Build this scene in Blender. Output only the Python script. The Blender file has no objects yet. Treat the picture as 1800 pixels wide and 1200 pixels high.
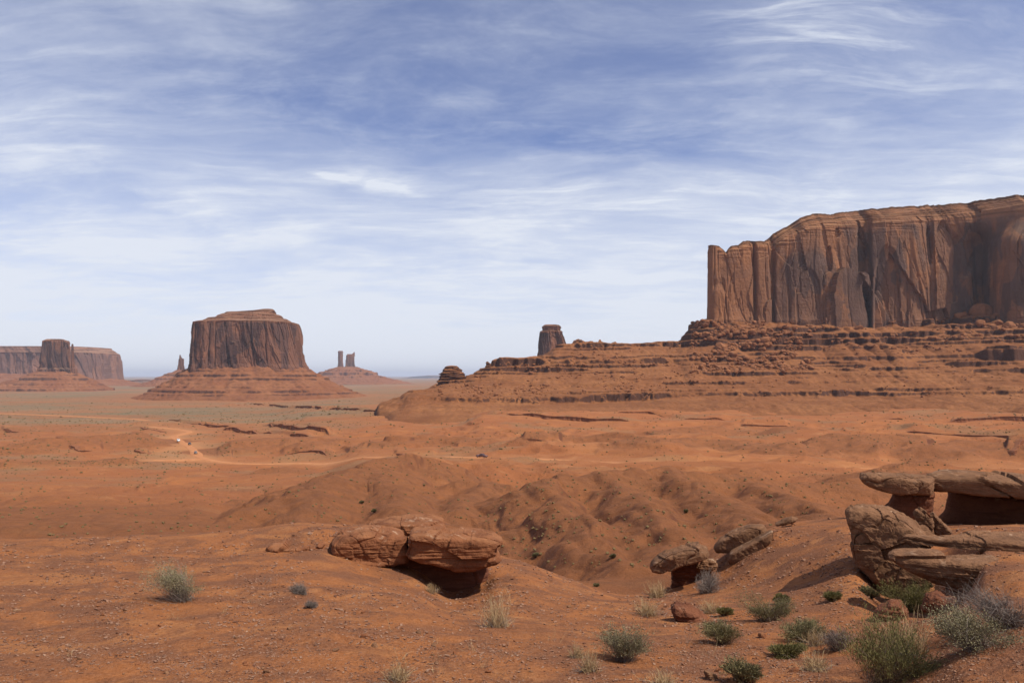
import bpy, math, random
import numpy as np
from mathutils import Vector, Euler

R = math.radians
scene = bpy.context.scene
COL = scene.collection

# ------------------------------------------------------------------ camera, light, exposure
F = 1400.0            # focal length in pixels of the 1800 px wide photograph
HZ = 660.0            # row of the true horizon in the photograph
cam_d = bpy.data.cameras.new('camera')
cam = bpy.data.objects.new('camera', cam_d)
COL.objects.link(cam)
cam.location = (0, 0, 0)
cam.rotation_euler = (R(90), 0, 0)
cam_d.sensor_width = 36.0
cam_d.lens = 36.0 * F / 1800.0
cam_d.shift_y = (HZ - 600.0) / 1800.0
cam_d.clip_start = 0.1
cam_d.clip_end = 300000.0
scene.camera = cam

SUN_EL = R(54.0)
SUN_AZ = R(117.0)     # compass-like angle from +Y (view direction) towards +X (right)
sdir = Vector((math.cos(SUN_EL) * math.sin(SUN_AZ), math.cos(SUN_EL) * math.cos(SUN_AZ), math.sin(SUN_EL)))
sun_d = bpy.data.lights.new('sun', 'SUN')
sun_d.energy = 5.0
sun_d.angle = R(0.5)
sun_d.color = (1.0, 0.94, 0.84)
sun = bpy.data.objects.new('sun', sun_d)
COL.objects.link(sun)
sun.rotation_euler = sdir.to_track_quat('Z', 'Y').to_euler()

scene.view_settings.view_transform = 'Standard'
scene.view_settings.look = 'None'
scene.view_settings.exposure = 0.0
scene.view_settings.gamma = 1.0
scene.cycles.max_bounces = 6
scene.cycles.diffuse_bounces = 3
scene.cycles.volume_bounces = 0
scene.cycles.use_denoising = True


# ------------------------------------------------------------------ node helpers
class NT:
    def __init__(self, tree):
        self.t = tree
        self.n = tree.nodes
        self.l = tree.links

    def node(self, typ, ins=None, **props):
        nd = self.n.new(typ)
        for k, v in props.items():
            setattr(nd, k, v)
        for k, v in (ins or {}).items():
            self.set(nd, k, v)
        return nd

    def set(self, nd, k, v):
        sock = nd.inputs[k]
        if isinstance(v, bpy.types.NodeSocket):
            self.l.new(v, sock)
        else:
            sock.default_value = v

    def math(self, op, a, b=None, c=None, clamp=False):
        nd = self.node('ShaderNodeMath', operation=op, use_clamp=clamp)
        self.set(nd, 0, a)
        if b is not None:
            self.set(nd, 1, b)
        if c is not None:
            self.set(nd, 2, c)
        return nd.outputs[0]

    def vmath(self, op, a, b=None):
        nd = self.node('ShaderNodeVectorMath', operation=op)
        self.set(nd, 0, a)
        if b is not None:
            self.set(nd, 1, b)
        return nd.outputs[0] if op != 'DOT_PRODUCT' and op != 'LENGTH' else nd.outputs[1]

    def noise(self, vec, scale, detail=5.0, rough=0.55, dist=0.0):
        nd = self.node('ShaderNodeTexNoise', {'Scale': scale, 'Detail': detail, 'Roughness': rough, 'Distortion': dist})
        self.l.new(vec, nd.inputs['Vector'])
        return nd.outputs[0]

    def voronoi(self, vec, scale, feature='F1', rand=1.0):
        nd = self.node('ShaderNodeTexVoronoi', {'Scale': scale, 'Randomness': rand}, feature=feature)
        self.l.new(vec, nd.inputs['Vector'])
        return nd

    def ramp(self, fac, lo, hi, smooth=True, a=0.0, b=1.0):
        nd = self.node('ShaderNodeMapRange', {'From Min': lo, 'From Max': hi, 'To Min': a, 'To Max': b})
        nd.interpolation_type = 'SMOOTHSTEP' if smooth else 'LINEAR'
        nd.clamp = True
        self.l.new(fac, nd.inputs['Value'])
        return nd.outputs[0]

    def mix(self, fac, a, b, blend='MIX'):
        nd = self.node('ShaderNodeMix', data_type='RGBA', blend_type=blend, clamp_factor=True)
        for i, v in ((0, fac), (6, a), (7, b)):
            if isinstance(v, bpy.types.NodeSocket):
                self.l.new(v, nd.inputs[i])
            elif i == 0:
                nd.inputs[0].default_value = v
            else:
                nd.inputs[i].default_value = (v[0], v[1], v[2], 1.0)
        return nd.outputs[2]

    def scale(self, vec, s):
        nd = self.node('ShaderNodeVectorMath', operation='MULTIPLY')
        self.l.new(vec, nd.inputs[0])
        nd.inputs[1].default_value = s
        return nd.outputs[0]


# ------------------------------------------------------------------ sky: Nishita light with high cirrus
world = bpy.data.worlds.new('World')
scene.world = world
world.use_nodes = True
w = NT(world.node_tree)
w.n.clear()
sky = w.node('ShaderNodeTexSky', sky_type='NISHITA', sun_disc=False)
sky.sun_elevation = SUN_EL
sky.sun_rotation = SUN_AZ
sky.altitude = 1700.0
sky.air_density = 1.0
sky.dust_density = 0.6
sky.ozone_density = 2.2
tc = w.node('ShaderNodeTexCoord')
dirv = tc.outputs['Generated']
sep = w.node('ShaderNodeSeparateXYZ')
w.l.new(dirv, sep.inputs[0])
dx, dy, dz = sep.outputs
zz = w.math('ADD', w.math('MAXIMUM', dz, 0.0), 0.13)
pxs = w.math('DIVIDE', dx, zz)
pys = w.math('DIVIDE', dy, zz)
comb = w.node('ShaderNodeCombineXYZ')
w.l.new(pxs, comb.inputs[0])
w.l.new(pys, comb.inputs[1])
P2 = comb.outputs[0]            # point on the cirrus layer seen in this direction


def cloud_coords(ang, sx, sy, off):
    m = w.node('ShaderNodeMapping')
    m.inputs['Rotation'].default_value = (0, 0, R(ang))
    m.inputs['Scale'].default_value = (sx, sy, 1)
    m.inputs['Location'].default_value = off
    w.l.new(P2, m.inputs['Vector'])
    return m.outputs[0]


def gauss(cx, cy, ang, sx, sy):
    """soft elliptical region of the cirrus layer: cx, cy its centre on the layer"""
    a = w.math('SUBTRACT', pxs, cx)
    b = w.math('SUBTRACT', pys, cy)
    c, s = math.cos(R(ang)), math.sin(R(ang))
    u = w.math('DIVIDE', w.math('ADD', w.math('MULTIPLY', a, c), w.math('MULTIPLY', b, s)), sx)
    v = w.math('DIVIDE', w.math('SUBTRACT', w.math('MULTIPLY', b, c), w.math('MULTIPLY', a, s)), sy)
    q = w.math('ADD', w.math('MULTIPLY', u, u), w.math('MULTIPLY', v, v))
    return w.math('EXPONENT', w.math('MULTIPLY', q, -1.0))


def layer_pt(px, py):
    """where the ray through a picture point meets the cirrus layer"""
    d = Vector(((px - 900) / F, 1.0, (HZ - py) / F)).normalized()
    return d.x / (d.z + 0.13), d.y / (d.z + 0.13)


wp = w.node('ShaderNodeTexNoise', {'Scale': 0.9, 'Detail': 3.0})
w.l.new(P2, wp.inputs['Vector'])
P2 = w.vmath('ADD', P2, w.scale(w.vmath('SUBTRACT', wp.outputs['Color'], (0.5, 0.5, 0.5)), (0.5, 0.5, 0.0)))
veil = w.ramp(w.noise(cloud_coords(20, 0.75, 1.0, (3.1, 1.7, 0)), 1.0, 6, 0.55, 0.3), 0.30, 0.72)
puff = w.ramp(w.noise(cloud_coords(40, 1.7, 2.6, (9.1, 4.7, 0)), 1.0, 10, 0.66, 0.2), 0.34, 0.74)
fib = w.ramp(w.noise(cloud_coords(-38, 2.0, 9.0, (0.3, 5.2, 0)), 1.0, 10, 0.66, 0.5), 0.36, 0.74)
fib2 = w.ramp(w.noise(cloud_coords(33, 2.4, 10.0, (4.3, 0.2, 0)), 1.0, 10, 0.66, 0.5), 0.38, 0.76)
grain = w.ramp(w.noise(cloud_coords(60, 9.0, 14.0, (7.3, 2.2, 0)), 1.0, 8, 0.70, 0.4), 0.36, 0.76)
fine, wisp, wisp2 = grain, fib, fib2
cov = w.math('ADD', w.math('MULTIPLY', veil, 0.27), w.math('MULTIPLY', puff, 0.20))
cov = w.math('ADD', cov, w.math('MULTIPLY', w.math('MULTIPLY', fib, veil), 0.26))
cov = w.math('ADD', cov, w.math('MULTIPLY', w.math('MULTIPLY', fib2, puff), 0.26))
cov = w.math('ADD', cov, w.math('MULTIPLY', w.math('MULTIPLY', grain, puff), 0.14))
cov = w.math('MULTIPLY', cov, w.ramp(dz, 0.46, 0.16, a=0.80, b=1.15))
cov = w.math('ADD', cov, w.ramp(dz, 0.32, 0.0, a=0.05, b=0.64))
cov = w.math('ADD', cov, w.ramp(dz, 0.16, 0.0, a=0.0, b=0.14))
# named bits of cloud
ga, gb = layer_pt(552, 303), layer_pt(770, 348)
gang = math.degrees(math.atan2(gb[1] - ga[1], gb[0] - ga[0]))
glen = math.hypot(gb[0] - ga[0], gb[1] - ga[1])
gmix = w.math('ADD', w.math('MULTIPLY', puff, 0.55), w.math('MULTIPLY', grain, 0.45))
for f_, l_, t_, k_ in ((0.16, 0.13, 0.028, 0.85), (0.50, 0.30, 0.050, 0.62)):
    cov = w.math('ADD', cov, w.math('MULTIPLY', gauss(ga[0] + (gb[0] - ga[0]) * f_, ga[1] + (gb[1] - ga[1]) * f_, gang, glen * l_, t_), w.ramp(gmix, 0.1, 0.75, a=0.15, b=k_)))
g = layer_pt(1470, 40)
cov = w.math('ADD', cov, w.math('MULTIPLY', gauss(g[0], g[1], 35, 0.34, 0.16), w.ramp(wisp2, 0.0, 0.9, a=0.08, b=0.62)))
g = layer_pt(420, 430)
cov = w.math('ADD', cov, w.math('MULTIPLY', gauss(g[0], g[1], 0, 1.2, 0.22), w.ramp(veil, 0.0, 0.9, a=0.12, b=0.36)))
g = layer_pt(1000, 340)
cov = w.math('ADD', cov, w.math('MULTIPLY', gauss(g[0], g[1], 12, 0.7, 0.16), w.ramp(wisp, 0.0, 0.9, a=0.14, b=0.36)))
g = layer_pt(1050, 245)
cov = w.math('SUBTRACT', cov, w.math('MULTIPLY', gauss(g[0], g[1], 5, 0.5, 0.12), 0.16))
g = layer_pt(300, 170)
cov = w.math('SUBTRACT', cov, w.math('MULTIPLY', gauss(g[0], g[1], 10, 0.6, 0.16), 0.10))
cov = w.math('MAXIMUM', w.math('MINIMUM', cov, 0.93), 0.0)
bg1 = w.node('ShaderNodeBackground', {'Strength': 0.125})
tint = w.mix(1.0, sky.outputs[0], (1.02, 0.90, 1.04), 'MULTIPLY')
w.l.new(tint, bg1.inputs['Color'])
bg2 = w.node('ShaderNodeBackground', {'Color': (0.77, 0.81, 0.89, 1), 'Strength': 1.04})
mixs = w.node('ShaderNodeMixShader')
w.l.new(cov, mixs.inputs[0])
w.l.new(bg1.outputs[0], mixs.inputs[1])
w.l.new(bg2.outputs[0], mixs.inputs[2])
outw = w.node('ShaderNodeOutputWorld')
w.l.new(mixs.outputs[0], outw.inputs['Surface'])


# ------------------------------------------------------------------ numpy noise
_rng = np.random.RandomState(11)
_perm = np.concatenate([_rng.permutation(256)] * 2).astype(np.int32)
_g3 = _rng.normal(size=(256, 3))
_g3 /= np.linalg.norm(_g3, axis=1)[:, None]
_g3 = _g3.astype(np.float32)


def perlin(x, y, z=0.0):
    x, y, z = np.broadcast_arrays(np.asarray(x, np.float32), np.asarray(y, np.float32), np.asarray(z, np.float32))
    xi, yi, zi = np.floor(x).astype(np.int32), np.floor(y).astype(np.int32), np.floor(z).astype(np.int32)
    xf, yf, zf = x - xi, y - yi, z - zi
    u, v, t = (q * q * q * (q * (q * 6 - 15) + 10) for q in (xf, yf, zf))
    xi, yi, zi = xi & 255, yi & 255, zi & 255
    res = None

    def corner(i, j, k):
        h = _perm[_perm[_perm[(xi + i) & 255] + ((yi + j) & 255)] + ((zi + k) & 255)]
        gr = _g3[h]
        return gr[..., 0] * (xf - i) + gr[..., 1] * (yf - j) + gr[..., 2] * (zf - k)
    x00 = corner(0, 0, 0) * (1 - u) + corner(1, 0, 0) * u
    x10 = corner(0, 1, 0) * (1 - u) + corner(1, 1, 0) * u
    a = x00 * (1 - v) + x10 * v
    if np.all(zf == 0):
        return a * 1.5
    x01 = corner(0, 0, 1) * (1 - u) + corner(1, 0, 1) * u
    x11 = corner(0, 1, 1) * (1 - u) + corner(1, 1, 1) * u
    b = x01 * (1 - v) + x11 * v
    return (a * (1 - t) + b * t) * 1.5


def fbm(x, y, z=0.0, octv=4, gain=0.5, lac=2.03):
    s, a = 0.0, 1.0
    for i in range(octv):
        s = s + a * perlin(x + 17.3 * i, y - 9.1 * i, z + (5.7 * i if np.ndim(z) or z else 0.0))
        x, y, z = x * lac, y * lac, z * lac
        a *= gain
    return s


def ridged(x, y, z=0.0, octv=3, gain=0.5):
    s, a = 0.0, 1.0
    for i in range(octv):
        s = s + a * (1 - np.abs(perlin(x + 7.7 * i, y + 3.3 * i, z)) * 1.6)
        x, y, z = x * 2.1, y * 2.1, z * 2.1
        a *= gain
    return s


def worley(x, y, seed=0):
    """(nearest distance, second nearest distance, random value of the nearest cell)"""
    xi, yi = np.floor(x).astype(np.int64), np.floor(y).astype(np.int64)
    f1 = np.full(x.shape, 9.0)
    f2 = np.full(x.shape, 9.0)
    idv = np.zeros(x.shape)
    for i in (-1, 0, 1):
        for j in (-1, 0, 1):
            cx, cy = xi + i, yi + j
            h = _perm[(_perm[(cx + seed) & 255] + (cy & 255)) & 511]
            h2 = _perm[(h + 37) & 255]
            h3 = _perm[(h2 + 91) & 255]
            d = np.hypot(cx + h / 256.0 - x, cy + h2 / 256.0 - y)
            near = d < f1
            f2 = np.where(near, f1, np.minimum(f2, d))
            idv = np.where(near, h3 / 255.0, idv)
            f1 = np.where(near, d, f1)
    return f1, f2, idv


def sstep(a, b, x):
    t = np.clip((x - a) / (b - a), 0, 1)
    return t * t * (3 - 2 * t)


def pchip(xk, yk, x):
    """monotone cubic; yk may carry further axes after the first"""
    xk = np.asarray(xk, float)
    yk = np.asarray(yk, float)
    sh = (-1,) + (1,) * (yk.ndim - 1)
    h = np.diff(xk).reshape(sh)
    d = np.diff(yk, axis=0) / h
    m = np.zeros_like(yk)
    w1, w2 = 2 * h[1:] + h[:-1], h[1:] + 2 * h[:-1]
    ok = d[:-1] * d[1:] > 0
    with np.errstate(divide='ignore', invalid='ignore'):
        hm = (w1 + w2) / (w1 / d[:-1] + w2 / d[1:])
    m[1:-1] = np.where(ok, hm, 0)
    m[0], m[-1] = d[0], d[-1]
    x = np.clip(np.asarray(x, float), xk[0], xk[-1])
    i = np.clip(np.searchsorted(xk, x) - 1, 0, len(xk) - 2)
    t = ((x - xk[i]) / (xk[i + 1] - xk[i])).reshape(sh)
    hh = h[i]
    return ((2 * t**3 - 3 * t**2 + 1) * yk[i] + (t**3 - 2 * t**2 + t) * hh * m[i]
            + (-2 * t**3 + 3 * t**2) * yk[i + 1] + (t**3 - t**2) * hh * m[i + 1])


# ------------------------------------------------------------------ object helpers
def mesh_obj(name, co, faces, mat, parent=None, smooth=True, attrs=None):
    """co (n,3); faces (m,k) int array"""
    me = bpy.data.meshes.new(name)
    co = np.ascontiguousarray(co, np.float32)
    faces = np.ascontiguousarray(faces, np.int32)
    k = faces.shape[1]
    me.vertices.add(len(co))
    me.vertices.foreach_set('co', co.ravel())
    me.loops.add(faces.size)
    me.loops.foreach_set('vertex_index', faces.ravel())
    me.polygons.add(len(faces))
    me.polygons.foreach_set('loop_start', np.arange(0, faces.size, k, dtype=np.int32))
    me.polygons.foreach_set('loop_total', np.full(len(faces), k, np.int32))
    me.polygons.foreach_set('use_smooth', np.full(len(faces), smooth, bool))
    for an, av in (attrs or {}).items():
        a = me.attributes.new(an, 'FLOAT', 'POINT')
        a.data.foreach_set('value', np.ascontiguousarray(av, np.float32).ravel())
    me.update(calc_edges=True)
    me.validate()
    me.materials.append(mat)
    o = bpy.data.objects.new(name, me)
    COL.objects.link(o)
    if parent is not None:
        o.parent = parent
    return o


def grid_faces(r, c, wrap=False):
    i = np.arange(r - 1)[:, None]
    j = np.arange(c if wrap else c - 1)[None, :]
    j2 = (j + 1) % c
    return np.stack([i * c + j, i * c + j2, (i + 1) * c + j2, (i + 1) * c + j], -1).reshape(-1, 4)


def thing(name, label, cat, loc=(0, 0, 0), rz=0.0, group=None):
    o = bpy.data.objects.new(name, None)
    COL.objects.link(o)
    o.location = loc
    o.rotation_euler = (0, 0, rz)
    return tag(o, label, cat, group)


def tag(o, label=None, cat=None, group=None, kind=None):
    if label:
        o['label'] = label
    if cat:
        o['category'] = cat
    if group:
        o['group'] = group
    if kind:
        o['kind'] = kind
    return o


def X_of(px, Y):
    return (px - 900.0) / F * Y


def Z_of(py, Y):
    return (HZ - py) / F * Y


def new_mat(name):
    m = bpy.data.materials.new(name)
    m.use_nodes = True
    nt = NT(m.node_tree)
    b = nt.n['Principled BSDF']
    b.inputs['Roughness'].default_value = 0.95
    b.inputs['Specular IOR Level'].default_value = 0.15
    return m, nt, b


def bump(nt, b, height, strength, dist):
    bn = nt.node('ShaderNodeBump', {'Strength': strength, 'Distance': dist})
    nt.l.new(height, bn.inputs['Height'])
    nt.l.new(bn.outputs[0], b.inputs['Normal'])
    return bn


def pos(nt):
    return nt.node('ShaderNodeNewGeometry').outputs['Position']


def normal_z(nt):
    s = nt.node('ShaderNodeSeparateXYZ')
    nt.l.new(nt.node('ShaderNodeNewGeometry').outputs['Normal'], s.inputs[0])
    return s.outputs[2]


def attr(nt, name):
    return nt.node('ShaderNodeAttribute', attribute_name=name).outputs['Fac']

# ------------------------------------------------------------------ materials of the land
def make_soil():
    m, nt, b = new_mat('red desert soil')
    p = pos(nt)
    big = nt.ramp(nt.noise(p, 0.013, 5, 0.6, 0.5), 0.35, 0.65)
    mid = nt.ramp(nt.noise(p, 0.11, 6, 0.6, 0.4), 0.35, 0.68)
    sml = nt.ramp(nt.noise(p, 1.3, 6, 0.62, 0.6), 0.38, 0.66)
    grit = nt.noise(p, 26.0, 4, 0.7)
    near = attr(nt, 'near')
    veg = attr(nt, 'veg')
    sand = attr(nt, 'sand')
    c = nt.mix(big, (0.315, 0.094, 0.022), (0.380, 0.127, 0.032))
    c = nt.mix(nt.math('MULTIPLY', mid, 0.75), c, (0.300, 0.092, 0.026))
    mott = nt.noise(nt.scale(p, (0.05, 0.11, 0.05)), 1.0, 10, 0.74, 0.6)
    c = nt.mix(nt.math('MULTIPLY', nt.ramp(mott, 0.52, 0.66), 0.6), c, (0.215, 0.072, 0.026))
    c = nt.mix(nt.math('MULTIPLY', nt.ramp(mott, 0.46, 0.34), 0.5), c, (0.46, 0.210, 0.080))
    hl = attr(nt, 'hill')
    hc = nt.mix(nt.ramp(nt.noise(p, 0.35, 6, 0.65, 0.5), 0.36, 0.64), (0.190, 0.062, 0.018), (0.270, 0.088, 0.024))
    hc = nt.mix(nt.ramp(nt.noise(p, 3.0, 5, 0.7), 0.58, 0.74), hc, (0.125, 0.052, 0.024))
    c = nt.mix(nt.math('MULTIPLY', hl, 0.85), c, hc)
    # stony crust lying over brighter sand near the viewpoint
    crust = nt.mix(sml, (0.170, 0.061, 0.026), (0.385, 0.128, 0.030))
    pale = nt.ramp(nt.noise(p, 0.75, 6, 0.6, 1.2), 0.54, 0.64)
    crust = nt.mix(nt.math('MULTIPLY', pale, 0.8), crust, (0.430, 0.165, 0.048))
    c = nt.mix(nt.math('MULTIPLY', near, 0.85), c, crust)
    c = nt.mix(nt.ramp(grit, 0.30, 0.72), nt.mix(0.30, c, (0.09, 0.035, 0.02)), nt.mix(0.15, c, (0.60, 0.38, 0.24)))
    # ledges and steep banks: darker red bedrock, overhang shade added to its colour
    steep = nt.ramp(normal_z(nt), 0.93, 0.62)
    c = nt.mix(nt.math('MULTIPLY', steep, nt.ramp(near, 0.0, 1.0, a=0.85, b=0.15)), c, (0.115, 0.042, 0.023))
    # pale sand flats
    c = nt.mix(nt.math('MULTIPLY', sand, 0.85), c, (0.46, 0.205, 0.082))
    # sage plain: many small grey green tufts over the soil
    tuft = nt.ramp(nt.noise(p, 0.05, 8, 0.75), 0.36, 0.60)
    tf = nt.ramp(nt.noise(nt.scale(p, (0.0022, 0.006, 0.0)), 1.0, 5, 0.6, 0.6), 0.36, 0.66)
    green = nt.mix(tf, (0.150, 0.130, 0.074), (0.235, 0.148, 0.080))
    c = nt.mix(nt.math('MULTIPLY', veg, nt.ramp(tuft, 0.0, 1.0, a=0.55, b=0.96)), c, green)
    nt.l.new(c, b.inputs['Base Color'])
    h = nt.math('ADD', nt.math('MULTIPLY', nt.noise(p, 9.0, 6, 0.7), 0.6), nt.math('MULTIPLY', nt.noise(p, 45.0, 3, 0.6), 0.25))
    b1 = bump(nt, b, h, 1.0, 0.09)
    h2 = nt.math('ADD', nt.noise(p, 0.45, 8, 0.72, 0.8), nt.math('MULTIPLY', nt.noise(p, 1.7, 6, 0.7), 0.35))
    b2_ = nt.node('ShaderNodeBump', {'Distance': 1.1})
    nt.l.new(nt.math('MULTIPLY', nt.ramp(near, 1.0, 0.0), 0.75), b2_.inputs['Strength'])
    nt.l.new(h2, b2_.inputs['Height'])
    nt.l.new(b2_.outputs[0], b1.inputs['Normal'])
    return m


def make_talus(name, c1, c2, cdark, sc=1.0):
    m, nt, b = new_mat(name)
    p = pos(nt)
    big = nt.ramp(nt.noise(p, 0.02 * sc, 6, 0.62, 0.6), 0.36, 0.64)
    sml = nt.ramp(nt.noise(p, 0.22 * sc, 6, 0.7, 0.3), 0.35, 0.68)
    c = nt.mix(big, c1, c2)
    c = nt.mix(nt.math('MULTIPLY', sml, 0.55), c, tuple(0.62 * q for q in c1))
    # flat lying beds
    s = nt.node('ShaderNodeSeparateXYZ')
    nt.l.new(p, s.inputs[0])
    cb = nt.node('ShaderNodeCombineXYZ')
    nt.l.new(nt.math('MULTIPLY', s.outputs[0], 0.004), cb.inputs[0])
    nt.l.new(nt.math('MULTIPLY', s.outputs[1], 0.004), cb.inputs[1])
    nt.l.new(nt.math('MULTIPLY', s.outputs[2], 0.35), cb.inputs[2])
    bed = nt.ramp(nt.noise(cb.outputs[0], 1.0 * sc, 5, 0.6), 0.42, 0.62)
    c = nt.mix(nt.math('MULTIPLY', bed, 0.45), c, tuple(0.74 * q for q in c1))
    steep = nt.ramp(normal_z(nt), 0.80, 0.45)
    c = nt.mix(nt.math('MULTIPLY', steep, 0.9), c, cdark)  # steep ledges: dark rock with overhang shade mixed into its colour
    speck = nt.ramp(nt.noise(p, 0.55 * sc, 3, 0.7), 0.62, 0.72)
    c = nt.mix(nt.math('MULTIPLY', speck, 0.35), c, (0.44, 0.23, 0.13))
    nt.l.new(c, b.inputs['Base Color'])
    bump(nt, b, nt.noise(p, 0.35 * sc, 6, 0.7), 0.8, 1.6 / sc)
    return m


def make_cliff(name, c_fresh, c_varnish, c_pale, sc=1.0, amount=0.75):
    m, nt, b = new_mat(name)
    p = pos(nt)
    st = nt.scale(p, (0.060 * sc, 0.060 * sc, 0.014 * sc))
    bare = attr(nt, 'bare')            # how far the varnish colour is held back
    streak = nt.ramp(nt.noise(st, 1.0, 7, 0.62, 0.8), 0.44, 0.58)
    slab = nt.ramp(nt.noise(nt.scale(p, (0.022 * sc, 0.022 * sc, 0.012 * sc)), 1.0, 4, 0.55, 1.0), 0.36, 0.50)
    vor = nt.voronoi(nt.vmath('ADD', nt.scale(p, (0.040 * sc, 0.040 * sc, 0.013 * sc)), nt.scale(nt.node('ShaderNodeTexNoise', {'Scale': 0.05 * sc, 'Detail': 4.0, 'Vector': p}).outputs['Color'], (0.5, 0.5, 0.5))), 1.0)
    sv = nt.node('ShaderNodeSeparateColor')
    nt.l.new(vor.outputs['Color'], sv.inputs[0])
    face = nt.ramp(sv.outputs[0], 0.30, 0.62)
    thin = nt.ramp(nt.noise(nt.scale(p, (0.35 * sc, 0.35 * sc, 0.02 * sc)), 1.0, 5, 0.65, 0.3), 0.40, 0.68)
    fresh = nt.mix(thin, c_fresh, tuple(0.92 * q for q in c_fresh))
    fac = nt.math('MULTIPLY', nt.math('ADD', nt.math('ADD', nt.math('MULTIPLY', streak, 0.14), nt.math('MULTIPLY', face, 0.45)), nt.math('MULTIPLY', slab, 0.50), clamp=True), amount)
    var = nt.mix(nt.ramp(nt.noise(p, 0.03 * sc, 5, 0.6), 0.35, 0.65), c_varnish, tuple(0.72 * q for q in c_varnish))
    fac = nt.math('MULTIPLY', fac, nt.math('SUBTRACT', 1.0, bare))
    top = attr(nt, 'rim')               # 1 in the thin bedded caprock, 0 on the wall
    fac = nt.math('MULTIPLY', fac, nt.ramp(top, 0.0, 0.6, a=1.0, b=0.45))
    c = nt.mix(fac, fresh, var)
    s = nt.node('ShaderNodeSeparateXYZ')
    nt.l.new(p, s.inputs[0])
    cb = nt.node('ShaderNodeCombineXYZ')
    nt.l.new(nt.math('MULTIPLY', s.outputs[0], 0.006), cb.inputs[0])
    nt.l.new(nt.math('MULTIPLY', s.outputs[1], 0.006), cb.inputs[1])
    nt.l.new(nt.math('MULTIPLY', s.outputs[2], 0.30 * sc), cb.inputs[2])
    bed = nt.noise(cb.outputs[0], 1.0, 6, 0.65)
    c = nt.mix(nt.math('MULTIPLY', nt.ramp(bed, 0.45, 0.65), nt.ramp(top, 0.0, 0.8, a=0.12, b=0.80)), c, tuple(0.38 * q for q in c_fresh))
    flat = nt.ramp(normal_z(nt), 0.55, 0.85)
    c = nt.mix(nt.math('MULTIPLY', flat, 0.4), c, c_pale)
    c = nt.mix(nt.ramp(top, 1.3, 1.6), c, tuple(0.40 * q for q in c_fresh))      # the dark hard beds of the rim
    nt.l.new(c, b.inputs['Base Color'])
    h = nt.math('ADD', nt.math('MULTIPLY', nt.noise(nt.scale(p, (0.30 * sc, 0.30 * sc, 0.20 * sc)), 1.0, 6, 0.65), 0.7), nt.math('MULTIPLY', bed, 0.3))
    bump(nt, b, h, 0.8, 2.0 / sc)
    return m


def make_rock(name, c1, c2, dust, scale=1.0):
    m, nt, b = new_mat(name)
    p = pos(nt)
    a = nt.ramp(nt.noise(p, 1.6 * scale, 7, 0.65, 0.8), 0.35, 0.66)
    bed = nt.noise(nt.scale(p, (0.9, 0.9, 9.0)), 1.0 * scale, 6, 0.62, 0.5)
    f = nt.noise(p, 14.0 * scale, 5, 0.7)
    c = nt.mix(a, c1, c2)
    c = nt.mix(nt.math('MULTIPLY', nt.ramp(bed, 0.48, 0.64), 0.5), c, tuple(0.6 * q for q in c1))
    c = nt.mix(nt.math('MULTIPLY', nt.ramp(f, 0.5, 0.72), 0.45), c, tuple(0.55 * q for q in c1))
    lich = nt.math('MULTIPLY', nt.ramp(nt.noise(p, 3.2 * scale, 6, 0.7, 1.0), 0.56, 0.68), nt.ramp(normal_z(nt), 0.45, 0.9))
    c = nt.mix(nt.math('MULTIPLY', lich, 0.7), c, (0.50, 0.34, 0.22))
    dustf = nt.math('MULTIPLY', nt.ramp(normal_z(nt), 0.55, 0.95), nt.ramp(nt.noise(p, 2.4 * scale, 5, 0.65), 0.40, 0.62))
    c = nt.mix(nt.math('MULTIPLY', dustf, 0.75), c, dust)
    nt.l.new(c, b.inputs['Base Color'])
    h = nt.math('ADD', nt.math('MULTIPLY', f, 0.5), nt.math('MULTIPLY', bed, 0.6))
    h = nt.math('ADD', h, nt.math('MULTIPLY', nt.noise(p, 55.0 * scale, 3, 0.6), 0.2))
    bump(nt, b, h, 0.9, 0.05)
    return m


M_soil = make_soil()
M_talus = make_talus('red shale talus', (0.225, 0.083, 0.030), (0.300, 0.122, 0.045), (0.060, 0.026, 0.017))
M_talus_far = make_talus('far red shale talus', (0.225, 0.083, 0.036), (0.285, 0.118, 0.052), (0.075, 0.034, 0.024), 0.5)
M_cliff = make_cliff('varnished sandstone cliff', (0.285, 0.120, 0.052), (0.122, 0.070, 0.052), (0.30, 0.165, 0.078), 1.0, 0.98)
M_cliff_hazed = make_cliff('distant haze tinted sandstone cliff', (0.300, 0.140, 0.082), (0.165, 0.085, 0.066), (0.27, 0.160, 0.095), 0.4, 0.9)  # distance haze painted into the rock colour
M_cliff_far = make_cliff('far sandstone cliff', (0.270, 0.112, 0.058), (0.088, 0.046, 0.038), (0.26, 0.150, 0.085), 0.6, 0.95)
M_rubble = make_rock('fallen sandstone rubble', (0.26, 0.102, 0.042), (0.19, 0.074, 0.033), (0.31, 0.130, 0.055), 0.12)
M_slab = make_rock('red ledge sandstone', (0.180, 0.066, 0.029), (0.250, 0.096, 0.041), (0.30, 0.128, 0.056))
M_block = make_rock('brown weathered sandstone', (0.150, 0.072, 0.036), (0.215, 0.106, 0.054), (0.240, 0.118, 0.058))
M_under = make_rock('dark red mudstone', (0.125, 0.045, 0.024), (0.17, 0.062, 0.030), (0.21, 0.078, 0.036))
M_ledge = make_rock('dark rim rock', (0.175, 0.064, 0.031), (0.245, 0.092, 0.043), (0.270, 0.100, 0.040), 0.2)

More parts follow.
